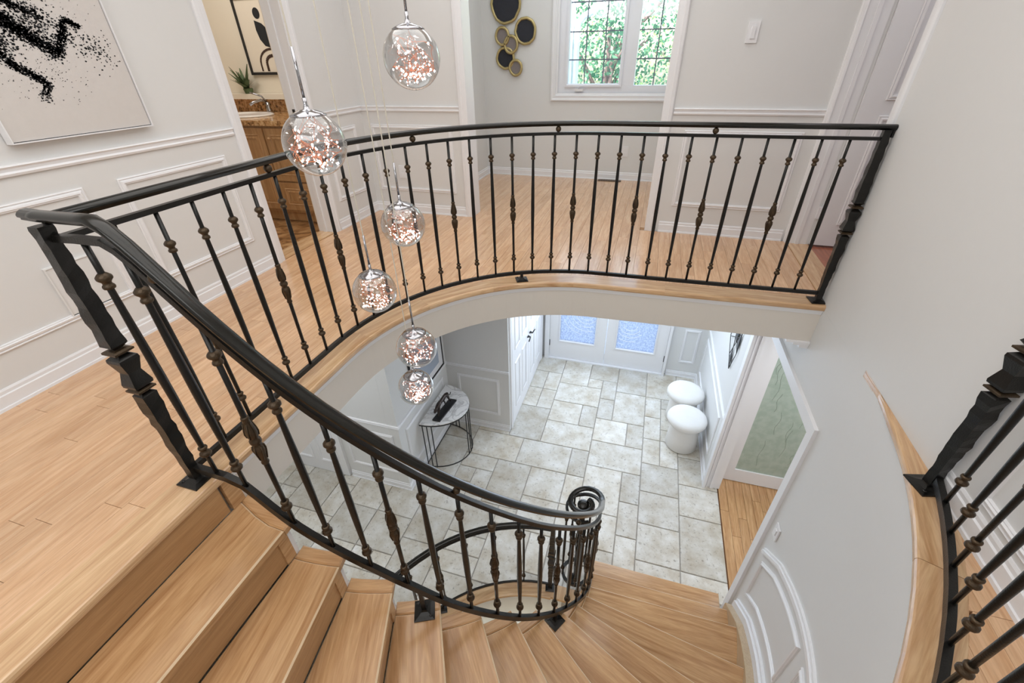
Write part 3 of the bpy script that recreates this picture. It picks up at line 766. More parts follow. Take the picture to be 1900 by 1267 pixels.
ROD = mk('baluster', rod_mesh(), IRON, loc=(0, 0, 0)).data; RODT = mk('baluster', rod_thin(), IRON, loc=(0, 0, 0)).data
COLR = mk('collar', collar_mesh(), BRONZE, loc=(0, 0, 0)).data; BASK = mk('leaf_basket', basket_mesh(), BRONZE, loc=(0, 0, 0)).data
for o in list(COL.objects):
    if o.type == 'MESH' and o.data in (ROD, RODT, COLR, BASK): bpy.data.objects.remove(o)
def inst(name, me, W, parent):
    o = bpy.data.objects.new(name, me); COL.objects.link(o); place(o, W, parent); return o
def baluster(parent, x, y, zb, zt, ornate=False, lo=.12, hi=.12, s=1.0):
    b = inst('baluster', RODT if ornate else ROD, T(x, y, zb) @ Matrix.Diagonal((s, s, zt-zb, 1)), parent)
    inst('collar', COLR, T(x, y, zb+lo) @ Matrix.Rotation(pi, 4, 'X') @ Matrix.Diagonal((s, s, s, 1)), b)
    inst('collar', COLR, T(x, y, zt-hi) @ Matrix.Diagonal((s, s, s, 1)), b)
    if ornate: inst('leaf_basket', BASK, T(x, y, (zb+zt)/2+.0) @ Matrix.Rotation(x*7, 4, 'Z') @ Matrix.Diagonal((s, s, s, 1)), b)
def newel(parent, x, y, z0, z1, rot=0, w_=.021):
    """hammered square post with a waisted block between two square collars"""
    g = G(); rng = random.Random(int(x*100)); L = z1-z0
    def sec(z, h, j=0):
        v = []
        for k in range(4):
            a = pi/4+k*pi/2+rot; r = h*1.414*(1+(rng.random()-.5)*j)
            v.append((x+r*cos(a), y+r*sin(a), z))
        return v
    secs = [(0, .016, 0), (.05, .016, 0)]
    n = 14
    for k in range(n): secs.append((.07+(L*.42-.07)*k/(n-1), (.0165+.0065*k/(n-1)), .24))
    z = L*.42
    secs += [(z+.008, .013, 0)]; g1 = secs
    allv = [sec(z0+a, h, j) for a, h, j in secs]
    c1 = L*.435; 
    vase = [(c1+.012, .013, 0), (c1+.022, .028, .02), (c1+.032, .029, .02), (c1+.075, .019, .02), (c1+.118, .029, .02), (c1+.128, .028, .02), (c1+.14, .013, 0)]
    c2 = c1+.152
    top = [(c2+.010, .013, 0), (c2+.022, .024, .05)]
    for k in range(15): top.append((c2+.03+(L-c2-.04)*k/14, .0225-.005*k/14, .22))
    top.append((L, .018, 0))
    def loft(ss):
        vs = [sec(z0+a, h, j) for a, h, j in ss]; m = len(vs); f = [tuple(range(4))[::-1], tuple(range((m-1)*4, m*4))]
        for i in range(m-1):
            for k in range(4): f.append((i*4+k, i*4+(k+1) % 4, (i+1)*4+(k+1) % 4, (i+1)*4+k))
        g.add([p for s_ in vs for p in s_], f)
    loft(secs); loft(vase); loft(top)
    nw = mk('newel_post', g, IRON, parent=parent, loc=(x, y, z0))
    for c in (c1, c2-.008):
        gg = G(); vs = [sec(z0+c+a, h) for a, h in ((-.002, .014), (.0, .022), (.004, .0285), (.010, .0285), (.014, .022), (.016, .014))]; m = len(vs); f = []
        for i in range(m-1):
            for k in range(4): f.append((i*4+k, i*4+(k+1) % 4, (i+1)*4+(k+1) % 4, (i+1)*4+k))
        f += [(3, 2, 1, 0), tuple((m-1)*4+k for k in range(4))]
        gg.add([p for s_ in vs for p in s_], f); mk('collar', gg, BRONZE, parent=nw)
    return nw
def foot(parent, x, y, z, rot=0, zs=.05, s=.047):
    g = G(); c = [cos(pi/4+rot+k*pi/2) for k in range(4)]; sn = [sin(pi/4+rot+k*pi/2) for k in range(4)]
    v = []
    for hh, zz in ((s*1.414, 0), (s*1.414, .006), (s*.85, .010), (.020, .016), (.014, .024), (.012, zs)): v += [(x+hh*c[k], y+hh*sn[k], z+zz) for k in range(4)]
    f = [(3, 2, 1, 0), (20, 21, 22, 23)]
    for i in range(5):
        for k in range(4): f.append((i*4+k, i*4+(k+1) % 4, (i+1)*4+(k+1) % 4, (i+1)*4+k))
    g.add(v, f)
    for k in (0, 2): g.lathe([(.007, 0), (.007, .003), (.004, .005)], (x+s*.9*c[k], y+s*.9*sn[k], z+.008), 8)
    mk('foot_plate', g, IRON, parent=parent)

# --- landing railing
LR = thing('landing_railing', (-.2, 2.8, 0), 'long black iron railing curving along the upper landing edge', 'railing')
def rail_path(z, n=24):
    r = 1.245; p = [(1.104, 2.838), (.5, CA[1]+r+ysh(.5)*.9)]
    p += [(CA[0]+r*cos(radians(a)), CA[1]+r*sin(radians(a))) for a in [90+90*i/n for i in range(n+1)]]
    p += [(-1.46, 1.2), (-1.46, .70)]
    return [(x, y, z) for x, y in p]
RP = rail_path(0)
def along(path, s):
    for a, b in zip(path[:-1], path[1:]):
        l = (Vector(b)-Vector(a)).length
        if s <= l: return Vector(a)+(Vector(b)-Vector(a))*(s/l)
        s -= l
    return Vector(path[-1])
tot = sum((Vector(b)-Vector(a)).length for a, b in zip(RP[:-1], RP[1:]))
g = G(); g.sweep(bar_prof(.018, .022), [(x, y, .055) for x, y, z in RP]); mk('bottom_bar', g, IRON, parent=LR)
g = G(); g.sweep(bar_prof(.020, .016), [(x, y, .924) for x, y, z in RP]); mk('top_bar', g, IRON, parent=LR)
hp = [(1.145, 2.84, .972)]+[(x, y, .972) for x, y, z in RP[1:-1]]+[(-1.46, .70, .972)]
g = G(); g.smooth = True; g.sweep(HR, hp); mk('handrail', g, RAILM, parent=LR)
g = G(); g.tube([(1.136, 2.84, .97), (1.136, 2.84, .93)], .009, 8); mk('wall_bracket', g, IRON, parent=LR)
newel(LR, 1.104, 2.838, .02, .965); foot(LR, 1.104, 2.838, .001, .12)
newel(LR, -1.46, .687, .02, .965); foot(LR, -1.46, .687, .001, 0)
p = along(RP, 1.88); foot(LR, p.x, p.y, .001, atan2(p.y-CA[1], p.x-CA[0]), .05, .04)
s0 = .146; NB = 31; 
for k in range(NB):
    s = s0+.1277*k
    if s > tot-.04: break
    q = along(RP, s); baluster(LR, q.x, q.y, .062, .924, (k+1) % 3 == 0, .105, .115)
for s in (.80, 1.66, 2.52, 3.36):
    q = along(RP, s); g = G(); g.smooth = True; g.sphere((q.x, q.y, .948), .0165, 12, 8); mk('ball_spacer', g, BRONZE, parent=LR)

# --- stair railing
SR = thing('stair_railing', (-.6, 1.1, -.6), 'black iron stair railing winding down to a scrolled handrail end', 'railing')
def interp(tab, t):
    if t <= tab[0][0]: return tab[0][1]
    for (a, b), (c, d) in zip(tab[:-1], tab[1:]):
        if t <= c: return b+(d-b)*(t-a)/(c-a)
    return tab[-1][1]
# t = angle in degrees, after 0 it counts 1 per .0205 m of straight run
HZ = [(-101, .982), (-93.5, .985), (-91, .955), (-89, .905), (-87, .855), (-82.3, .722), (-77.3, .583), (-71.9, .440), (-65.7, .287), (-58.6, .113), (-50, -.088), (-43.6, -.235), (-35.3, -.425), (-27.6, -.600), (-19.2, -.79), (-10, -1.0), (0, -1.22), (5, -1.32), (10, -1.42)]
BZ = [(-101, .055), (-95, .052), (-92, .03), (-90, -.01), (-84.3, -.153), (-78, -.284), (-72, -.415), (-65.6, -.578), (-60.3, -.735), (-54.7, -.885), (-48.9, -1.035), (-43, -1.185), (-37, -1.325), (-31, -1.46), (-25.5, -1.575), (-19, -1.72), (-10, -1.925), (0, -2.15), (5, -2.25), (10, -2.36)]
GAPT = [(-101, .048), (-85, .05), (-72, .055), (-60, .062), (-49, .075), (-38, .095), (-30, .10), (-15, .105), (0, .09), (10, .07)]
def sp(t, r=1.205):
    if t < -93: return (CI[0]+(t+90)*.0215, CI[1]-r)     # short straight part at the top
    if t <= 0: return (CI[0]+r*cos(radians(t)), CI[1]+r*sin(radians(t)))
    return (CI[0]+r, CI[1]+t*.0205)
VC = (-.126, 2.105)
def spiral(z0, z1, r0, r1, a_end, n=26):
    return [(VC[0]+(r0+(r1-r0)*k/n)*cos(radians(a_end*k/n)), VC[1]+(r0+(r1-r0)*k/n)*sin(radians(a_end*k/n)), z0+(z1-z0)*min(1, k/(n*.35))) for k in range(n+1)]
ts = [-102, -98, -95, -93.5]+[-92+2*k for k in range(47)]+[4, 7]
hp = [(*sp(t), interp(HZ, t)) for t in ts]
g = G(); g.smooth = True; g.sweep(HR, [(-1.505, hp[0][1]-.0, .984)]+[q for q in hp if q[0] > -1.47]+spiral(-1.42, -1.50, .131, .055, 415)); mk('handrail', g, RAILM, parent=SR)
g = G(); g.smooth = True; g.lathe([(.03, -.012), (.043, -.010), (.045, 0), (.042, .012), (.02, .018), (.001, .019)], (VC[0], VC[1], -1.515), 18); mk('scroll_button', g, RAILM, parent=SR)
g = G(); g.sweep(bar_prof(.020, .018), [(-1.46, hp[0][1], .93)]+[(q[0], q[1], q[2]-interp(GAPT, t)) for t, q in zip(ts, hp) if q[0] > -1.45]+spiral(-1.49, -1.56, .131, .115, 300)); mk('top_bar', g, IRON, parent=SR)
g = G(); g.sweep(bar_prof(.022, .028), [(-1.46, hp[0][1], .055)]+[(*sp(t), interp(BZ, t)) for t in ts if sp(t)[0] > -1.45]+spiral(-2.36, -2.455, .131, .095, 330)); mk('bottom_bar', g, IRON, parent=SR)
bt = [-96.8, -91.3]+[-84.4+5.87*k for k in range(15)]+[4]
for k, t in enumerate(bt):
    x, y = sp(t); baluster(SR, x, y, interp(BZ, t)+.012, interp(HZ, t)-interp(GAPT, t)-.005, (k+1) % 3 == 0, .105, .105, 1.12)
for k, a in enumerate((60, 130, 200, 275)):
    baluster(SR, VC[0]+.118*cos(radians(a)), VC[1]+.118*sin(radians(a)), -2.45, -1.565, k == 1, .105, .105)
for t in (-88, -55, -24): 
    x, y = sp(t); g = G(); g.smooth = True; g.sphere((x, y, interp(HZ, t)-interp(GAPT, t)/2-.004), .0145, 12, 8); mk('ball_spacer', g, BRONZE, parent=SR)
newel(SR, VC[0], VC[1], -2.505, -1.50, .3); foot(SR, VC[0], VC[1], -2.5255, .3, .05, .04)
for th, i in ((-65, 4), (-31.0, 8)):
    x, y = CI[0]+1.206*cos(radians(th)), CI[1]+1.206*sin(radians(th)); z = -RISE*i
    foot(SR, x, y, z+.001, radians(th), interp(BZ, th)-z, .045)

# --- right-hand railing, beside the camera
RR = thing('side_railing', (1.0, 1.2, 0), 'black iron railing on the curved wood cap at the right wall', 'railing')
RRR = 2.617+.012
def rrp(a, z): return (CW[0]+RRR*cos(radians(a)), CW[1]+RRR*sin(radians(a)), z)
ang = [-12.5-2.0*k for k in range(30)]
ang0 = math.degrees(atan2(1.378-CW[1], 1.100-CW[0]))
newel(RR, 1.100, 1.385, .02, .965, .25); foot(RR, 1.096, 1.385, .001, .25)
ang = [ang0-2*k for k in range(30)]
g = G(); g.sweep(bar_prof(.020, .028), [rrp(a, .052) for a in ang]); mk('bottom_bar', g, IRON, parent=RR)
g = G(); g.sweep(bar_prof(.016, .014), [rrp(a, .928) for a in ang]); mk('top_bar', g, IRON, parent=RR)
g = G(); g.smooth = True; g.sweep(HR, [rrp(a, .972) for a in ang]); mk('handrail', g, RAILM, parent=RR)
ba = math.degrees(atan2(1.214-CW[1], 1.037-CW[0]))
for k in range(-0, 16):
    a = ba-k*2.85+1.2
    x, y, _ = rrp(a, 0); baluster(RR, x, y, .062, .924, (k+1) % 3 == 0, .105, .115)

# --- railing round the opening in the lower floor
CB = (-.25, .858); RB = 1.205
BR = thing('basement_railing', (-.8, 1.9, FL), 'lower black iron railing curving round the basement stair opening', 'railing')
def brp(a, z): return (CB[0]+RB*cos(radians(a)), CB[1]+RB*sin(radians(a)), z)
aa = [94+4*k for k in range(26)]
g = G(); g.sweep(bar_prof(.014, .02), [brp(a, FL+.06) for a in aa]); mk('bottom_bar', g, IRON, parent=BR)
g = G(); g.sweep(bar_prof(.016, .014), [brp(a, FL+.86) for a in aa]); mk('top_bar', g, IRON, parent=BR)
g = G(); g.smooth = True; g.sweep(HR, [brp(a, FL+.90) for a in aa]); mk('handrail', g, RAILM, parent=BR)
x, y, _ = brp(94, 0); newel(BR, x, y, FL+.02, FL+.9); foot(BR, x, y, FL+.002, .2, .05, .04)
x, y, _ = brp(141, 0); foot(BR, x, y, FL+.002, .5, .05, .035)
for k in range(1, 9):
    x, y, _ = brp(94+11.3*k, 0); baluster(BR, x, y, FL+.065, FL+.855, k % 2 == 0, .09, .10)

# ------------------------------------------------------------------ lower floor
g = G()
XL = -4.4
# stone subfloor, with a hole inside the railing arc
RO = RB-.075
holex0 = CB[0]-RO
def yo(x, r=RO): return CB[1]+sqrt(max(0, r*r-(x-CB[0])**2))
q = [(x_, yo(x_)) for x_ in [holex0+(CI[0]+1.176-holex0)*(.5-.5*cos(pi*k/16)) for k in range(17)]]
g.prism([(XL, CB[1]), (holex0, CB[1])]+q+[(CI[0]+1.176, 2.3), (1.20, 2.3), (1.20, 5.70), (XL, 5.70)], FL-.25, FL-.012)
g.prism([(XL, -2.2), (1.14, -2.2), (1.14, 2.3), (.0, 2.3), (0, -.5), (-1.5, -.5), (holex0, CB[1]-.001), (XL, CB[1]-.001)], FL-.25, FL-.012) if False else None
floor_low = struct('floor_lower', g, GROUT)
# travertine tiles laid in a random ashlar on a .205 m module
U = .205; NX = int((1.205-XL)/U)+1; NY = int((5.66-.3)/U)+1
occ = [[0]*NY for _ in range(NX)]
X0 = 1.205-NX*U; Y0 = 5.62-NY*U
rng = random.Random(11); cnt = 0
tst = G()
def tilepoly(x0, x1, y0, y1):
    g_ = .004; x0 += g_; x1 -= g_; y0 += g_; y1 -= g_
    if x1 <= XL or y1 < .9: return None
    lo = []
    rr = RB+.03
    for k in range(5):
        xx = x0+(x1-x0)*k/4; yl = y0
        if holex0-.08 < xx < .0: yl = max(yl, CB[1]+sqrt(max(0, rr*rr-(xx-CB[0])**2)))
        if xx >= -.04: yl = max(yl, 2.335)
        elif xx > -.20: yl = max(yl, 2.10)
        lo.append((xx, min(yl, y1-.003)))
    if min(y1-p[1] for p in lo) < .01 and max(y1-p[1] for p in lo) < .02: return None
    return lo+[(x1, y1), (x0, y1)]
for j in range(NY-1, -1, -1):
    for i in range(NX):
        if occ[i][j]: continue
        opts = [(2, 3), (3, 2), (2, 2), (2, 2), (2, 1), (1, 2), (1, 1)]; wts = [4, 4, 4, 2, 1.5, 2, .7]
        while True:
            k = rng.choices(range(len(opts)), wts)[0]; a, b = opts[k]
            if i+a <= NX and j-b+1 >= 0 and all(not occ[i+p_][j-q_] for p_ in range(a) for q_ in range(b)): break
            wts[k] = 0.0001 if (a, b) != (1, 1) else wts[k]
        for p_ in range(a):
            for q_ in range(b): occ[i+p_][j-q_] = 1
        pl = tilepoly(X0+i*U, X0+(i+a)*U, Y0+(j-b+1)*U, Y0+(j+1)*U)
        if not pl: continue
        if cnt < 285:
            g = G(); g.prism(pl, FL-.012, FL+rng.random()*.0015, .004); mk('tile', g, TRAV, parent=floor_low); cnt += 1
        else: tst.prism(pl, FL-.012, FL, .004)
if tst.v: mk('tile_field', tst, TRAV, parent=floor_low, kind='stuff')
# wood cap round the opening and the white wall below it
for a0, a1 in ((93, 118), (118, 146), (146, 182)):
    strip('nosing', arc(CB, RO-.02, a0, a1, 8), arc(CB, RB+.03, a0, a1, 8), FL-.03, FL+.003, NOSEW, floor_low)
g = G(); g.prism([(-.33, 1.98), (-.05, 1.98), (-.05, 2.10), (-.33, 2.10)], FL-.03, FL+.002); mk('nosing', g, NOSEW, parent=floor_low)
g = G(); pts = arc(CB, RO-.006, 88, 182, 28); v = []; f = []
for x, y in pts: v += [(x, y, FL-.03), (x, y, FL-1.4)]
for i in range(len(pts)-1): f.append((2*i, 2*i+1, 2*i+3, 2*i+2))
g.smooth = True; g.add(v, f); wb = struct('wall_basement_stair', g, WALL)
g = G(); g.box(-2.2, .1, -1, 2.3, FL-1.45, FL-1.4); struct('floor_basement', g, TREADW)
# lower walls
wk = wall('wall_lower_left', [(XL-.1, XL, -2.2, 2.68, FL, -.26)])
wt = wall('wall_lower_table', [(-2.18, -2.06, 2.68, 3.8495, FL, -.266), (XL, -2.181, 2.68, 2.80, FL, -.266)])
wq = wall('wall_lower_niche', [(-2.18, -1.255, 3.85, 3.96, FL, -.266), (-1.40, -1.255, 5.46, 5.61, FL, -.266), (-1.40, -1.255, 3.9605, 5.4595, -.62, -.266)])
we = wall('wall_entrance', [(-1.4, -1.206, 5.62, 5.80, FL, -.266), (.616, 1.3, 5.62, 5.80, FL, -.266), (-1.2055, .6155, 5.62, 5.80, -.62, -.266)])
wlr = wall('wall_lower_right', [(1.07, 1.22, 3.667, 5.619, FL, -.266), (1.07, 1.1375, 3.40, 3.6665, -.5295, -.267)])
wall('wall_side_room', [(3.4, 3.5, 1.9, 5, FL, -.26), (1.3, 3.5, 4.9, 5, FL, -.26), (1.25, 3.5, 1.8, 1.9, FL, -.26)])
g = G(); g.box(1.2, 3.5, 1.8, 5, FL-.2, FL-.016); fs_ = struct('floor_side_room', g, GAP)
x = 1.212
while x < 2.6:
    y = 1.9-random.random()*.5
    while y < 4.4:
        L = random.uniform(.5, 1.1); g = G(); g.prism([(x+.001, y+.001), (x+.0825, y+.001), (x+.0825, y+L-.001), (x+.001, y+L-.001)], FL-.016, FL+.001, .0015)
        if x < 1.9: mk('plank', g, TREADW, parent=fs_)
        y += L
    x += .0835
g = G(); g.box(1.9, 3.4, 1.9, 4.9, FL-.016, FL); mk('plank_field', g, TREADW, parent=fs_, kind='stuff')
run('baseboard_lower_hall', BPROF, [(-2.06, 3.85), (-2.06, 2.68), (-2.80, 2.68)], FL, kind='structure')
run('baseboard_niche', BPROF, [(-1.255, 3.85), (-2.06, 3.85)], FL, kind='structure')
run('baseboard_entrance', BPROF, [(1.07, 3.68), (1.07, 5.62), (.64, 5.62)], FL, kind='structure')
CP2 = [(a*.9, b*.8) for a, b in CPROF]
run('chair_rail', CP2, [(-2.06, 3.85), (-2.06, 2.68), (-2.80, 2.68)], FL+.935, parent=wt)
run('chair_rail', CP2, [(-1.25, 3.85), (-2.06, 3.85)], FL+.925, parent=wq)
run('chair_rail', CP2, [(1.07, 3.68), (1.07, 5.62)], FL+.93, parent=wlr)
panel(wt, (-2.74, 2.68, FL+.235), (.60, 0, 0), (0, 0, .57), (0, -1, 0)); panel(wt, (-2.06, 2.80, FL+.235), (0, .92, 0), (0, 0, .57), (1, 0, 0))
panel(wq, (-1.92, 3.85, FL+.235), (.54, 0, 0), (0, 0, .565), (0, -1, 0))
panel(we, (.78, 5.62, FL+.25), (.21, 0, 0), (0, 0, .56), (0, -1, 0)); panel(wlr, (1.07, 3.86, FL+.235), (0, 1.6, 0), (0, 0, .57), (-1, 0, 0))
# lower-left white slab door, partly hidden under the landing
d = struct('door_2', G().box(-3.62, -2.82, 2.645, 2.68, FL+.008, FL+2.03), WHITE)
for xa in (-3.50, -3.16): panel(d, (xa, 2.645, FL+.18), (.26, 0, 0), (0, 0, .7), (0, -1, 0), name='door_panel')
# closet doors: three bifold leaves, each with tall raised panels
g = G(); g.box(-1.30, -1.262, 3.96, 5.46, FL+.01, -.64); cdoor = struct('door_3', g, WHITE)
NL = 2
for k in range(NL):
    a = 3.97+k*.745
    lf = mk('door_leaf', G().box(-1.262, -1.245, a+.003, a+.74, FL+.012, -.645), WHITE, parent=cdoor)
    for p_ in range(2):
        ya = a+.09+p_*.31
        for z0, z1 in ((.22, .93), (1.10, 2.0)): panel(lf, (-1.245, ya, FL+z0), (0, .24, 0), (0, 0, z1-z0), (1, 0, 0), name='door_panel', prof=[(0, 0), (.006, -.004), (.014, .004), (.02, .009), (.036, .003), (.045, .003)])
for y_, s_ in ((4.66, 1), (4.77, -1)):
    g = G(); g.smooth = True; g.tube([(-1.245, y_, FL+.94), (-1.205, y_, FL+.94)], .010, 8); g.tube([(-1.205, y_, FL+.94), (-1.20, y_-s_*.05, FL+.945), (-1.198, y_-s_*.10, FL+.935)], .008, 8); g.lathe([(.03, 0), (.03, .006)], (-1.245, y_, FL+.94), 12)
    mk('door_handle', g, BLACK, parent=cdoor)
casing('trim_closet', (-1.255, 3.96, FL), (0, 1, 0), 2.1, (1, 0, 0), 1.5, w=.075)
# entrance: frame, two glazed leaves
g = G(); g.box(-1.205, -1.14, 5.55, 5.70, FL, -.62); g.box(.58, .615, 5.55, 5.70, FL, -.62); g.box(-1.2, .6, 5.55, 5.7, -.68, -.62); struct('trim_entrance', g, WHITE)
g = G(); g.box(-1.14, .58, 5.56, 5.70, FL, FL+.022); struct('trim_entrance_sill', g, WHITE)
for idx, (xa, xb, ga, gb, hx) in enumerate(((-1.138, -.288, -.985, -.445, -1.138), (-.282, .578, -.135, .42, .578))):
    g = G(); z0, z1 = FL+.025, -.69; y0, y1 = 5.60, 5.645; gz0, gz1 = FL+.345, -.85
    g.box(xa, ga, y0, y1, z0, z1); g.box(gb, xb, y0, y1, z0, z1); g.box(ga, gb, y0, y1, z0, gz0); g.box(ga, gb, y0, y1, gz1, z1)
    dd = struct('door_%d' % (4+idx), g, WHITE)
    g = G(); g.ring([(ga-.02, y0, gz0-.025), (gb+.02, y0, gz0-.025), (gb+.02, y0, gz1+.02), (ga-.02, y0, gz1+.02)], (0, -1, 0), [(0, 0), (.004, .012), (.016, .014), (.026, .006), (.028, 0)]); mk('glazing_bead', g, WHITE, parent=dd)
    pn = mk('glass_pane', G().box(ga, gb, 5.618, 5.626, gz0, gz1), FROST, parent=dd)
    g = G(); g.smooth = True; cx, cz = ((ga+gb)/2+.12, gz0+.50) if idx == 0 else ((ga+gb)/2-.10, gz0+.42)
    for r_, a0, a1 in ((.10, 180, 350), (.16, 170, 330), (.22, 185, 320), (.29, 190, 290), (.36, 200, 260)):
        pth = [(cx+r_*cos(radians(a0+(a1-a0)*k/14)), 5.616, cz+r_*sin(radians(a0+(a1-a0)*k/14))) for k in range(15)]
        pth = [p for p in pth if ga+.01 < p[0] < gb-.01 and p[2] > gz0+.01]
        if len(pth) > 2: g.tube(pth, .0045, 6)
    mk('etched_swirl', g, SWIRL, parent=pn)
    for zc in (FL+.28, FL+1.0): mk('hinge', G().lathe([(.008, -.05), (.008, .05)], (hx, 5.594, zc), 8), BLACK, parent=dd)
g = G(); g.box(-.288, -.282, 5.60, 5.64, FL+.03, -.69); mk('door_gap', g, GAP, parent=we) if False else None
# doorway to the side room: casing, header and the open glazed leaf
g = G(); g.box(1.055, 1.22, 3.62, 3.666, FL, -.61); g.box(1.045, 1.069, 3.59, 3.667, FL, -.53); g.box(1.12, 1.15, 3.605, 3.6195, FL, -.61); g.box(1.085, 1.095, 3.612, 3.6195, FL, -.61); struct('trim_side_jamb', g, WHITE)
g = G(); g.box(1.116, 1.15, 2.228, 2.30, FL, -.525); g.box(1.116, 1.15, 2.3005, 3.6, -.61, -.525); g.box(1.1505, 1.258, 2.2905, 2.305, FL, -.612); g.box(1.1505, 1.258, 2.3055, 3.619, -.63, -.612); struct('trim_side_casing', g, WHITE)
g = G(); g.box(1.122, 1.134, 2.245, 2.283, FL, -.545); struct('trim_side_bead', g, WHITE) if False else None
g = G(); x0, x1, y0, y1 = 1.23, 2.02, 3.775, 3.81
zg0, zg1 = FL+.19, FL+1.93
g.box(x0, x0+.125, y0, y1, FL+.012, -.70); g.box(x1-.125, x1, y0, y1, FL+.012, -.70); g.box(x0+.125, x1-.125, y0, y1, FL+.012, zg0); g.box(x0+.125, x1-.125, y0, y1, zg1, -.70)
gd = struct('door_6', g, WHITE)
gp = mk('glass_pane', G().box(x0+.125, x1-.125, 3.79, 3.796, zg0, zg1), GREENG, parent=gd)
g = G(); rg = random.Random(3)
for k in range(20):
    xx = x0+.15+rg.random()*.5; zz = zg0+.05+rg.random()*1.5; L = .12+rg.random()*.3
    g.tube([(xx+.012*sin(j*1.3+k), 3.789, zz+L*j/6) for j in range(7)], .0016, 4)
mk('etched_reed', g, ETCH, parent=gp)
# crown end bracket where the fascia meets the right wall
g = G(); g.prism([(1.0, 2.772), (1.137, 2.772), (1.137, 2.84), (1.0, 2.84)], -.280, -.266); g.prism([(1.045, 2.776), (1.137, 2.776), (1.137, 2.835), (1.045, 2.835)], -.296, -.2805); g.prism([(1.085, 2.78), (1.137, 2.78), (1.137, 2.83), (1.085, 2.83)], -.316, -.2965)
struct('trim_crown_end', g, WHITE)

# ------------------------------------------------------------------ window
wn = struct('window_1', (lambda g: (g.box(-1.2, -1.10, 5.80, 5.92, 1.0155, 2.0795), g.box(.08, .16, 5.80, 5.92, 1.0155, 2.0795), g.box(-1.2, .16, 5.80, 5.92, .90, 1.015), g.box(-.475, -.33, 5.80, 5.92, 1.0155, 2.0795), g.box(-1.2, .16, 5.80, 5.92, 2.08, 2.15), g)[-1])(G()), VINYL)
g = G(); g.ring([(-1.27, 5.78, .86), (.23, 5.78, .86), (.23, 5.78, 2.2), (-1.27, 5.78, 2.2)], (0, -1, 0), [(0, 0), (0, .02), (.012, .024), (.03, .016), (.055, .018), (.06, .004), (.08, 0)]); mk('window_casing', g, WHITE, parent=wn)
g = G(); g.ring([(-1.11, 5.80, 1.0), (-.465, 5.80, 1.0), (-.465, 5.80, 2.09), (-1.11, 5.80, 2.09)], (0, -1, 0), [(0, 0), (0, .016), (.02, .018), (.034, .004), (.034, -.03)]); mk('sash', g, VINYL, parent=wn)
for xa, xb, nv in ((-1.105, -.475, 3), (-.33, .085, 2)):
    pn = mk('glass_pane', G().box(xa, xb, 5.855, 5.859, 1.01, 2.09), CLEAR, parent=wn)
    g = G()
    for k in range(1, nv): xx = xa+(xb-xa)*k/nv; g.box(xx-.006, xx+.006, 5.846, 5.853, 1.012, 2.085)
    for zz in (1.265, 1.525, 1.785): g.box(xa, xb, 5.844, 5.852, zz-.006, zz+.006)
    mk('leaded_bars', g, LEADM, parent=wn)
g = G(); g.box(-.985, -.89, 5.765, 5.80, .958, .985); g.tube([(-.95, 5.775, .985), (-.93, 5.765, 1.005), (-.90, 5.762, 1.012)], .005, 6); mk('crank_handle', g, PLATEM, parent=wn)

# outside: downspout and siding strip, trees
g = G(); g.smooth = True; g.smooth = False; g.box(-1.40, -1.25, 6.95, 7.1, -1, 4); g.box(-1.375, -1.355, 6.935, 6.95, -1, 4); g.box(-1.30, -1.28, 6.935, 6.95, -1, 4)
ds = tag(mk('porch_post', g, VINYL, loc=(-1.32, 7, -1)), 'white ribbed post standing outside the left window pane', 'post')
g = G(); g.smooth = True; g.tube([(-1.20, 7.0, -1.0), (-1.20, 7.0, 1.60), (-1.185, 7.0, 1.67), (-1.12, 7.0, 1.735), (-1.02, 7.0, 1.775), (-.94, 7.0, 1.84), (-.91, 7.0, 1.95), (-.91, 7.0, 3.0)], .04, 14)
tag(mk('downspout', g, VINYL, loc=(-1.2, 7, -1)), 'white curved downspout pipe beside the post outside the window', 'pipe')
def tree(x, y, h, r, mat, seed, label, trunk_h):
    t = thing('tree', (x, y, -2.9), label, 'tree'); rg = random.Random(seed); g = G(); g.smooth = True
    g.lathe([(.16, 0), (.12, 1.2), (.09, trunk_h)], (x, y, -2.9), 8)
    tips = []
    for k in range(9):
        a = rg.random()*6.28; b = rg.uniform(.5, 1.2); zb = -2.9+trunk_h*rg.uniform(.55, 1); L = r*rg.uniform(.6, 1)
        e = (x+L*cos(a)*sin(b), y+L*sin(a)*sin(b), zb+L*cos(b)+.4); tips.append(e)
        g.tube([(x, y, zb), ((x+e[0])/2, (y+e[1])/2, (zb+e[2])/2+.15), e], .035, 5)
    mk('trunk', g, BARK, parent=t)
    g = G()
    for k in range(5200):
        a = rg.random()*6.28; ct = rg.uniform(-1, 1); rr = r*rg.random()**.4; s_ = sqrt(1-ct*ct)
        c = Vector((x+rr*s_*cos(a), y+rr*s_*sin(a), -2.9+h-r*.8+rr*ct*1.15))
        if rg.random() < .35 and sin(c.x*5+seed)*sin(c.z*5)*sin(c.y*3) > .15: continue
        l = rg.uniform(.05, .09); d1 = Vector((rg.gauss(0, 1), rg.gauss(0, 1), rg.gauss(0, 1))).normalized(); d2 = d1.orthogonal().normalized()
        g.add([c, c+d1*l*.5+d2*l*.35, c+d1*l, c+d1*l*.5-d2*l*.35], [(0, 1, 2, 3)])
    mk('foliage', g, mat, parent=t, kind='stuff')
tree(-1.0, 9.2, 5.6, 1.5, LEAFD, 1, 'dark green leafy tree with grey branches outside left window', 4.0)
tree(.9, 10.5, 6.0, 1.9, LEAFB, 2, 'sunlit yellow green tree outside the right window pane', 4.0)
tree(-2.8, 12.0, 6.2, 2.0, LEAFB, 3, 'pale sunlit tree behind the dark tree outside', 4.0)
g = G(); g.box(-12, 12, 9.001, 30, -3.0, -2.9); struct('ground_garden', g, LAWN)
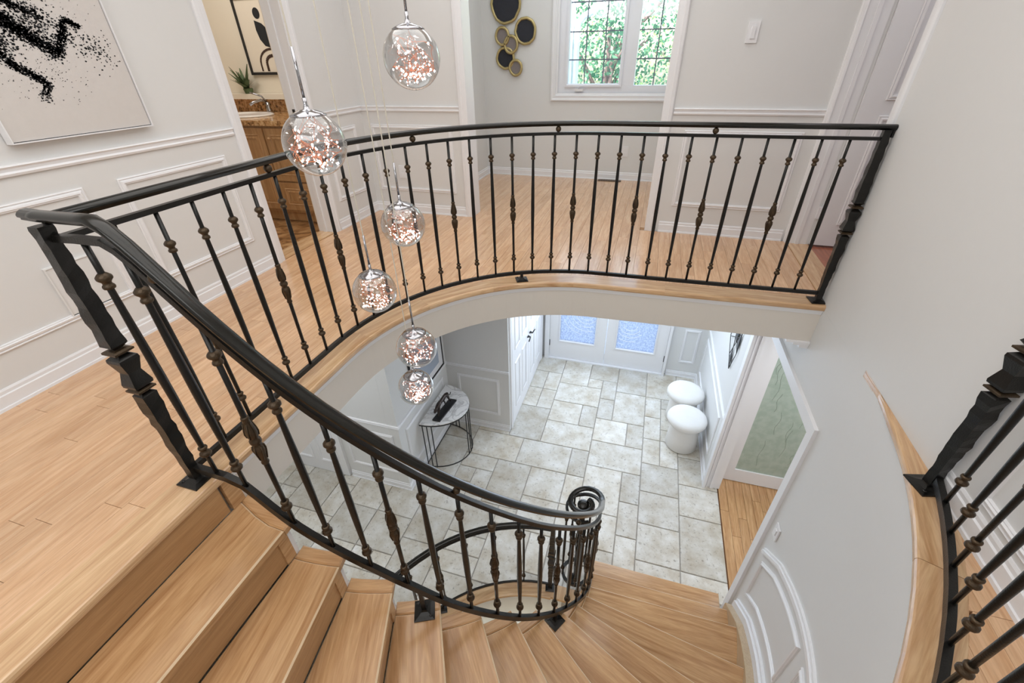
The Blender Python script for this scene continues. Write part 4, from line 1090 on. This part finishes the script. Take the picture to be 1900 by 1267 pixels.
g = G(); g.box(-4, 4, 5.96, 9.0, -2.9, FL-.03); struct('ground_bounce', g, plain('bounce_slab_grey', (214, 214, 218), .9, var=.06))  # unseen pale slab, added to keep green bounce off the door glass

# ------------------------------------------------------------------ pendants
WIRE_N = 11
def pendant(x, y, zc, label, seed):
    t = thing('pendant_light', (x, y, zc), label, 'pendant lamp', 'smoked glass globe pendants')
    R_ = .075; g = G(); g.smooth = True; g.lathe([(max(.001, R_*sin(pi*i/20)), -R_*cos(pi*i/20)) for i in range(19)], (x, y, zc), 32, cap=False); mk('globe', g, SMOKE, parent=t)
    g = G(); g.smooth = True; g.lathe([(.0425, .0630), (.0430, .0640), (.034, .0690), (.022, .0735), (.008, .0765), (.0045, .086), (.005, .10)], (x, y, zc), 28); mk('cap', g, CHROME, parent=t)
    g = G(); g.smooth = True; g.lathe([(.0035, .095), (.0035, .20)], (x, y, zc), 10); mk('rod', g, CHROME, parent=t)
    g = G(); g.lathe([(.0019, .20), (.0019, 2.553-zc)], (x, y, zc), 6); mk('cord', g, CORDM, parent=t)
    rg = random.Random(seed); g = G(); gl = G(); p = Vector((0, 0, .06)); v = Vector((0, 0, -1)); pts = [p.copy()]
    for k in range(270):
        v = (v+Vector((rg.gauss(0, .34), rg.gauss(0, .34), rg.gauss(0, .34)))+Vector((0, 0, -.09))).normalized()
        q = p+v*.0125
        if q.length > R_*.9: v = (v-q.normalized()*1.3).normalized(); q = p+v*.0125
        if q.length > R_*.92: q = q.normalized()*R_*.92
        p = q; pts.append(p.copy())
        if k % 4 == 2 or (p.z < -.035 and k % 2):
            c = (x+p.x, y+p.y, zc+p.z); s_ = rg.choice((.0012, .0017, .0023, .0034))
            gl.add([(c[0]+s_, c[1], c[2]), (c[0]-s_, c[1], c[2]), (c[0], c[1]+s_, c[2]), (c[0], c[1]-s_, c[2]), (c[0], c[1], c[2]+s_), (c[0], c[1], c[2]-s_)],
                   [(0, 2, 4), (2, 1, 4), (1, 3, 4), (3, 0, 4), (2, 0, 5), (1, 2, 5), (3, 1, 5), (0, 3, 5)])
    g.tube([(x+q.x, y+q.y, zc+q.z) for q in pts], .0008, 4); mk('copper_wire', g, COPPER, parent=t)
    mk('fairy_lights', gl, LED, parent=t, kind='stuff')
pendant(-.657, 1.25, 1.303, 'uppermost fully visible glass globe pendant, in front of white wall', 21)
pendant(-.809, .979, 1.129, 'glass globe pendant overlapping the landing handrail at left', 22)
pendant(-.789, 1.295, .826, 'higher of the two glass globe pendants in front of balusters and wood floor', 23)
pendant(-.86, 1.16, .628, 'lower of the two glass globe pendants in front of balusters and wood floor', 24)
pendant(-.739, 1.172, .405, 'glass globe pendant in front of white landing edge, second lowest', 25)
pendant(-.818, 1.243, .144, 'lowest glass globe pendant, near the marble half moon table', 26)
pendant(-.66, .845, 1.475, 'glass globe pendant cut off by the top edge of view', 27)
g = G(); g.smooth = True; g.lathe([(.30, .0), (.30, .05), (.28, .055)], (-.76, 1.13, 2.555), 32)
tag(mk('pendant_canopy', g, CHROME, loc=(-.76, 1.13, 2.555)), 'round chrome ceiling canopy carrying the pendant cords', 'ceiling canopy')

# ------------------------------------------------------------------ wall art, switches, outlets
# large dotted canvas on the left wall
pt = thing('painting', (-2.65, 1.62, 1.02), 'large pale grey canvas with black ink spatter on left wall', 'painting')
y0, y1, z0, z1 = 1.304, 1.935, 1.024, 2.25
mk('canvas', G().box(-2.65, -2.622, y0+.008, y1-.008, z0+.008, z1-.008), CANVAS, parent=pt)
g = G(); g.ring([(-2.655, y0, z0), (-2.655, y1, z0), (-2.655, y1, z1), (-2.655, y0, z1)], (1, 0, 0), [(0, 0), (0, .04), (.005, .04), (.005, .0)]); mk('frame', g, WHITE, parent=pt)
g = G(); g.ring([(-2.655, y0+.005, z0+.005), (-2.655, y1-.005, z0+.005), (-2.655, y1-.005, z1-.005), (-2.655, y0+.005, z1-.005)], (1, 0, 0), [(0, .030), (.0035, .030)]); mk('shadow_gap', g, BLACK, parent=pt)
ipc = [(805.2, 950, 633.5)]
rg = random.Random(5); g = G()
# ink strokes on the canvas: (y, z) -> (y, z), half width, density
SEG = [((1.36, 1.62), (1.50, 1.465), .045, 900), ((1.49, 1.475), (1.57, 1.415), .036, 800), ((1.56, 1.42), (1.65, 1.348), .030, 620), ((1.645, 1.345), (1.700, 1.42), .020, 330), ((1.70, 1.42), (1.738, 1.475), .018, 230), ((1.735, 1.478), (1.79, 1.45), .013, 170),
       ((1.38, 1.46), (1.48, 1.37), .040, 520), ((1.37, 1.42), (1.46, 1.315), .024, 420), ((1.45, 1.315), (1.552, 1.24), .017, 420), ((1.55, 1.24), (1.512, 1.18), .016, 150), ((1.46, 1.58), (1.56, 1.52), .018, 260), ((1.56, 1.52), (1.645, 1.487), .018, 200),
       ((1.58, 1.50), (1.68, 1.42), .07, 420), ((1.76, 1.40), (1.85, 1.35), .07, 170), ((1.45, 1.28), (1.66, 1.26), .10, 170), ((1.55, 1.62), (1.75, 1.60), .12, 260), ((1.34, 1.75), (1.6, 1.95), .06, 900)]
for a, b, hw, n in SEG:
    for _ in range(n):
        t = rg.random(); yy = a[0]+(b[0]-a[0])*t+rg.gauss(0, hw*.55); zz = a[1]+(b[1]-a[1])*t+rg.gauss(0, hw*.55)
        if not (y0+.02 < yy < y1-.02 and z0+.02 < zz < z1-.02): continue
        r = rg.uniform(.0012, .0042) if hw < .1 else rg.uniform(.0008, .0022); an = rg.random()*6
        g.add([(-2.6212, yy+r*cos(an+k*1.257)*(1+.5*(k % 2)), zz+r*sin(an+k*1.257)) for k in range(5)], [(0, 1, 2, 3, 4)])
mk('ink_spatter', g, INK, parent=pt, kind='stuff')
# bathroom print
bp_ = thing('framed_print', (-3.5, 4.05, 1.18), 'black framed abstract print of drop and arch in bathroom', 'framed print')
X0_, X1_, Z0_, Z1_ = -3.87, -3.33, 1.20, 1.80
mk('print_sheet', G().box(X0_+.02, X1_-.02, 4.035, 4.045, Z0_+.02, Z1_-.02), PAPER, parent=bp_)
g = G(); g.ring([(X0_, 4.05, Z0_), (X1_, 4.05, Z0_), (X1_, 4.05, Z1_), (X0_, 4.05, Z1_)], (0, -1, 0), [(0, 0), (0, .025), (.022, .025), (.022, .0)]); mk('frame', g, BLACK, parent=bp_)
g = G(); YP = 4.033
def disc(g, cx, cz, rx, rz, n=20): g.add([(cx+rx*cos(2*pi*k/n), YP, cz+rz*sin(2*pi*k/n)) for k in range(n)], [tuple(range(n))])
cx = -3.60
disc(g, cx-.03, 1.675, .038, .042)
g.add([(cx-.075, YP, 1.625), (cx+.0, YP, 1.60), (cx+.07, YP, 1.54), (cx+.10, YP, 1.49), (cx+.09, YP, 1.44), (cx+.04, YP, 1.415), (cx-.02, YP, 1.43), (cx-.06, YP, 1.48), (cx-.078, YP, 1.55)], [tuple(range(9))])
mk('drop_shape', g, INK, parent=bp_)
g = G()
for r_, w_ in ((.155, .018), (.085, .026)):
    pts = [(cx+.03-r_*cos(pi*k/14), 1.29+r_*.75*sin(pi*k/14)) for k in range(15)]; pts = [(pts[0][0], Z0_+.03)]+pts+[(pts[-1][0], Z0_+.03)]
    for a, b in zip(pts[:-1], pts[1:]):
        d_ = Vector((b[0]-a[0], b[1]-a[1])); n_ = Vector((-d_.y, d_.x)).normalized()*w_/2
        g.add([(a[0]-n_.x, YP, a[1]-n_.y), (b[0]-n_.x, YP, b[1]-n_.y), (b[0]+n_.x, YP, b[1]+n_.y), (a[0]+n_.x, YP, a[1]+n_.y)], [(0, 1, 2, 3)])
mk('arch_shape', g, BROWN, parent=bp_)
# cluster wall sculpture
sc_ = thing('wall_sculpture', (-1.75, 5.78, 1.09), 'gold ringed cluster of dark and taupe discs on white wall', 'wall decoration')
for i, (cx, cz, rx, rz, m) in enumerate(((-1.80, 1.80, .158, .175, 0), (-1.575, 1.545, .112, .118, 0), (-1.845, 1.505, .074, .080, 1), (-1.742, 1.425, .074, .080, 1), (-1.815, 1.295, .100, .100, 0), (-1.69, 1.200, .070, .073, 1), (-1.64, 1.95, .08, .08, 1))):
    yo_ = 5.768-.012*(i in (2, 3, 5, 6)); rg = random.Random(i); n = 22
    g = G(); g.lathe([(.001, 0), (1, 0)], n=n)
    g = G(); g.add([(cx+rx*cos(2*pi*k/n), yo_-.006, cz+rz*sin(2*pi*k/n)) for k in range(n)]+[(cx+rx*cos(2*pi*k/n), 5.779, cz+rz*sin(2*pi*k/n)) for k in range(n)], [tuple(range(n))]+[(k, (k+1) % n, n+(k+1) % n, n+k) for k in range(n)])
    mk('disc', g, GREYF if m else CHAR, parent=sc_)
    g = G(); g.smooth = True; g.tube([(cx+rx*1.02*cos(2*pi*k/n)*(1+rg.uniform(-.03, .03)), yo_-.008, cz+rz*1.02*sin(2*pi*k/n)*(1+rg.uniform(-.03, .03))) for k in range(n)], .015, 7, closed=True); mk('gold_rim', g, GOLD, parent=sc_)
g = G(); g.box(.49, .56, 3.928, 3.94, 1.355, 1.475); g.box(.512, .538, 3.920, 3.93, 1.38, 1.45); tag(mk('light_switch', g, PLATEM), 'white rocker switch plate on the upper wall right of window', 'light switch')
for x, y, z, lb in ((-2.315, 3.94, .33, 'white wall outlet behind railing on the panelled upper wall'), (-.335, 5.78, .27, 'white wall outlet below the upstairs window')):
    g = G(); g.box(x-.035, x+.035, y-.008, y, z, z+.115); g.box(x-.017, x+.017, y-.012, y-.008, z+.018, z+.05); g.box(x-.017, x+.017, y-.012, y-.008, z+.065, z+.097); tag(mk('wall_outlet', g, PLATEM), lb, 'outlet')
g = G(); g.box(-.62, -.34, 5.66, 5.74, .0005, .006)
for k in range(9): g.box(-.61+.03*k, -.595+.03*k, 5.67, 5.73, .006, .009)
tag(mk('floor_vent', g, SHOWL), 'brown slotted floor vent below the upstairs window', 'floor vent')

# ------------------------------------------------------------------ bathroom vanity
vn = thing('vanity_cabinet', (-3.5, 3.45, 0), 'light oak bathroom vanity cabinet with doors and drawers', 'cabinet')
mk('carcass', G().box(-4.4, -2.84, 3.37, 4.04, .10, .845), CABW, parent=vn); mk('toe_kick', G().box(-4.4, -2.84, 3.42, 4.04, .0, .10), CABW, parent=vn)
for x0, x1, z0, z1, nm in ((-4.05, -3.675, .125, .825, 'door'), (-3.665, -3.29, .125, .825, 'door'), (-3.275, -2.86, .39, .825, 'door'), (-3.275, -2.86, .125, .375, 'drawer')):
    dr = mk(nm, G().box(x0, x1, 3.35, 3.372, z0, z1), CABW, parent=vn)
    panel(dr, (x0+.05, 3.35, z0+.05), (x1-x0-.10, 0, 0), (0, 0, z1-z0-.10), (0, -1, 0), name='raised_panel', mat=CABW, prof=[(0, .0), (.006, .005), (.012, -.002), (.03, .004), (.036, .004)])
    g = G(); g.smooth = True; g.sphere(((x0+x1)/2 if nm == 'drawer' else x0+.05, 3.335, (z0+z1)/2 if nm == 'drawer' else z1-.08), .014, 10, 6); mk('knob', g, CABW, parent=dr)
g = G(); g.box(-4.42, -2.84, 3.33, 4.045, .846, .886); g.box(-4.42, -2.84, 4.02, 4.045, .8865, 1.0); ct = tag(mk('countertop', g, GRANITE), 'brown speckled granite countertop with backsplash on the vanity', 'countertop')
g = G(); g.box(-4.42, -2.84, 3.93, 4.045, 1.0005, 1.045); tag(mk('ledge', g, CREAM), 'pale ledge running above the granite backsplash', 'ledge')
g = G(); g.smooth = True; n = 32; v = []
for s_, z in ((1.0, .888), (1.0, .897), (.95, .902), (.86, .899), (.8, .892), (.5, .889)): v += [(-3.72+.27*s_*cos(2*pi*k/n), 3.655+.21*s_*sin(2*pi*k/n), z) for k in range(n)]
f = [tuple(range(5*n, 6*n))]+[(i*n+k, i*n+(k+1) % n, (i+1)*n+(k+1) % n, (i+1)*n+k) for i in range(5) for k in range(n)]
g.add(v, f); tag(mk('sink', g, CERAM), 'white oval basin set into the granite countertop', 'sink')
g = G(); g.smooth = True; g.lathe([(.03, 0), (.028, .02), (.018, .05), (.016, .09)], (-3.66, 3.90, .888), 14); g.tube([(-3.66, 3.90, .96), (-3.68, 3.85, 1.0), (-3.72, 3.79, .985), (-3.74, 3.76, .965)], .012, 10); g.tube([(-3.66, 3.90, .975), (-3.69, 3.88, 1.03), (-3.76, 3.82, 1.065)], .008, 8)
tag(mk('faucet', g, CHROME), 'chrome single lever faucet behind the oval basin', 'faucet')
g = G(); rg = random.Random(9); g.lathe([(.035, 0), (.045, .04), (.04, .045)], (-3.93, 3.99, 1.046), 10)
for k in range(26):
    a = rg.random()*6.28; L = rg.uniform(.12, .24); b = rg.uniform(.3, 1.1); pr_ = None
    for j in range(7):
        t = j/6; r_ = L*t*sin(b); z_ = L*t*cos(b)-.12*t*t*L*4*(b/1.2)*.5; p = Vector((-3.93+r_*cos(a), 3.975+min(r_*sin(a), .05), 1.09+z_)); wdt = .012*(1-t)+.002; s_ = Vector((-sin(a), cos(a), 0))*wdt*2.0
        if pr_: g.add([pr_[0]-pr_[1], p-s_, p+s_, pr_[0]+pr_[1]], [(0, 1, 2, 3)])
        pr_ = (p, s_)
tag(mk('potted_fern', g, LEAF), 'small green fern on the ledge above the bathroom counter', 'plant')

# ------------------------------------------------------------------ foyer furniture
TZ = FL+.68; TC = (-2.035, 3.385); TR = .36
tb = thing('console_table', (TC[0]+.15, TC[1], FL), 'half moon console table with marble top and black bars', 'table')
g = G(); g.prism([(TC[0]+1.18*TR*sin(pi*k/20), TC[1]-TR*cos(pi*k/20)) for k in range(21)], TZ-.014, TZ, .003); mk('tabletop', g, MARBLE, parent=tb)
def semi(z, r=TR): return [(TC[0]+1.18*r*sin(pi*k/20), TC[1]-r*cos(pi*k/20), z) for k in range(21)]
g = G(); g.sweep(bar_prof(.008, .016), semi(TZ-.022, TR-.002), closed=True); mk('top_frame', g, BLACK, parent=tb)
g = G(); g.sweep(bar_prof(.008, .008), semi(FL+.012, TR-.002), closed=True); mk('base_frame', g, BLACK, parent=tb)
def leg(p): g = G(); g.box(p[0]-.0045, p[0]+.0045, p[1]-.0045, p[1]+.0045, FL+.003, TZ-.015); mk('leg', g, BLACK, parent=tb)
for k0 in (4, 90, 176):
    for d_ in (-8, 0, 8) if k0 == 90 else ((0, 7, 14) if k0 == 4 else (-14, -7, 0)):
        a = radians(k0+d_); leg((TC[0]+1.18*(TR-.002)*sin(a), TC[1]-(TR-.002)*cos(a)))
# panther sculpture
sx, sy, sz = -1.86, 3.30, TZ
ps = thing('panther_statue', (sx, sy, sz), 'dark bronze prowling panther statue on a black plinth', 'statue')
def along_s(u, v, h): return (sx+.02*u/.2+v*1.1-.012, sy+u, sz+.02+(h-.02)*1.38)
mk('plinth', G().prism([(sx-.055, sy-.19), (sx+.035, sy-.19), (sx+.075, sy+.19), (sx-.015, sy+.19)], sz+.001, sz+.020), BLACK, parent=ps)
me = bpy.data.meshes.new('panther'); vs = []; es = []; rad = []
def jn(p, r, link=None):
    vs.append(along_s(*p)); rad.append(r)
    if link is not None: es.append((link, len(vs)-1))
    return len(vs)-1
hip = jn((.09, 0, .125), .026); b1 = jn((.03, 0, .118), .022, hip); b2 = jn((-.03, 0, .112), .024, b1); sh = jn((-.08, 0, .118), .026, b2)
nk = jn((-.115, 0, .100), .018, sh); hd = jn((-.145, 0, .082), .020, nk); mz = jn((-.168, 0, .070), .011, hd)
jn((-.142, .014, .102), .006, hd); jn((-.142, -.014, .102), .006, hd)
for s_, fu in ((1, -.03), (-1, .02)):
    a = jn((-.085+fu*.3, s_*.016, .085), .013, sh); b = jn((-.09+fu, s_*.018, .050), .009, a); c = jn((-.095+fu*1.1, s_*.018, .028), .008, b); jn((-.108+fu*1.1, s_*.018, .025), .008, c)
    a = jn((.095-fu*.3, s_*.017, .090), .016, hip); b = jn((.080-fu, s_*.018, .065), .010, a); c = jn((.105-fu, s_*.018, .042), .007, b); d_ = jn((.098-fu, s_*.018, .026), .008, c)
t1 = jn((.125, 0, .118), .009, hip); t2 = jn((.150, 0, .085), .006, t1); t3 = jn((.175, 0, .075), .005, t2); jn((.195, 0, .092), .005, t3)
me.from_pydata([(v[0]-sx, v[1]-sy, v[2]-sz) for v in vs], es, [])
po = bpy.data.objects.new('panther_body', me); COL.objects.link(po); place(po, T(sx, sy, sz), ps)
md = po.modifiers.new('skin', 'SKIN'); md.use_smooth_shade = True
for i, r in enumerate(rad): me.skin_vertices[0].data[i].radius = (r, r)
me.skin_vertices[0].data[0].use_root = True
po.modifiers.new('sub', 'SUBSURF').levels = 1; po.modifiers['sub'].render_levels = 2; me.materials.append(STATUE)
# ottomans
def ottoman(x, y, label):
    t = thing('ottoman', (x, y, FL), label, 'ottoman', 'white boucle ottomans')
    g = G(); g.smooth = True; g.lathe([(.172, .008), (.182, .02), (.172, .20), (.165, .30), (.168, .375)], (x, y, FL), 32); mk('base', g, BOUCLE, parent=t)
    g = G(); g.smooth = True; g.lathe([(.165, .370), (.205, .378), (.222, .40), (.225, .43), (.212, .458), (.17, .474), (.09, .482), (.002, .484)], (x, y, FL), 36); mk('cushion', g, BOUCLE, parent=t)
    g = G(); g.lathe([(.165, .001), (.165, .012)], (x, y, FL), 28); mk('plinth', g, BLACK, parent=t)
ottoman(.825, 4.20, 'white round boucle ottoman nearer the stairs')
ottoman(.825, 4.69, 'white round boucle ottoman nearer the entrance doors')
# framed picture over the console
fp = thing('framed_picture', (-2.06, 3.3, -1.75), 'black thin framed picture above the marble console table', 'framed print')
mk('print_sheet', G().box(-2.055, -2.045, 3.05, 3.755, -1.73, -1.0), WHITE, parent=fp); mk('artwork', G().box(-2.046, -2.043, 3.15, 3.66, -1.65, -1.08), ARTB, parent=fp)
g = G(); g.ring([(-2.06, 3.04, -1.75), (-2.06, 3.77, -1.75), (-2.06, 3.77, -.98), (-2.06, 3.04, -.98)], (1, 0, 0), [(0, 0), (0, .022), (.014, .022), (.014, 0)]); mk('frame', g, BLACK, parent=fp)
# metal wall sculpture by the ottomans
ms_ = thing('metal_wall_art', (1.06, 4.2, -1.42), 'black angular wire wall art above the ottomans', 'wall decoration')
g = G(); XA = 1.055
def bar(a, b, w_=.004): g.tube([(XA, *a), (XA, *b)], w_, 5)
O = [(4.07, -1.42), (4.36, -1.20), (4.44, -.80), (4.28, -.62), (3.98, -.80), (3.96, -1.16)]
for a, b in zip(O, O[1:]+O[:1]): bar(a, b)
for a, b in (((4.07, -1.42), (4.18, -1.02)), ((4.18, -1.02), (4.44, -.80)), ((4.18, -1.02), (3.98, -.80)), ((4.36, -1.20), (4.00, -1.0)), ((3.96, -1.16), (4.30, -.9)), ((4.2, -1.32), (4.02, -.98)), ((4.3, -1.0), (4.28, -.62))): bar(a, b)
mk('wire_frame', g, BLACK, parent=ms_)
g = G(); x_ = XA
for tri in (((4.07, -1.42), (4.17, -1.345), (4.13, -1.22)), ((3.975, -1.12), (4.04, -1.10), (3.98, -.93)), ((4.32, -1.0), (4.42, -.9), (4.34, -.78)), ((4.10, -1.12), (4.2, -1.02), (4.08, -.98))):
    g.add([(x_-.002, *p) for p in tri]+[(x_+.002, *p) for p in tri], [(0, 1, 2), (5, 4, 3), (0, 3, 4, 1), (1, 4, 5, 2), (2, 5, 3, 0)])
mk('metal_plates', g, BLACK, parent=ms_)
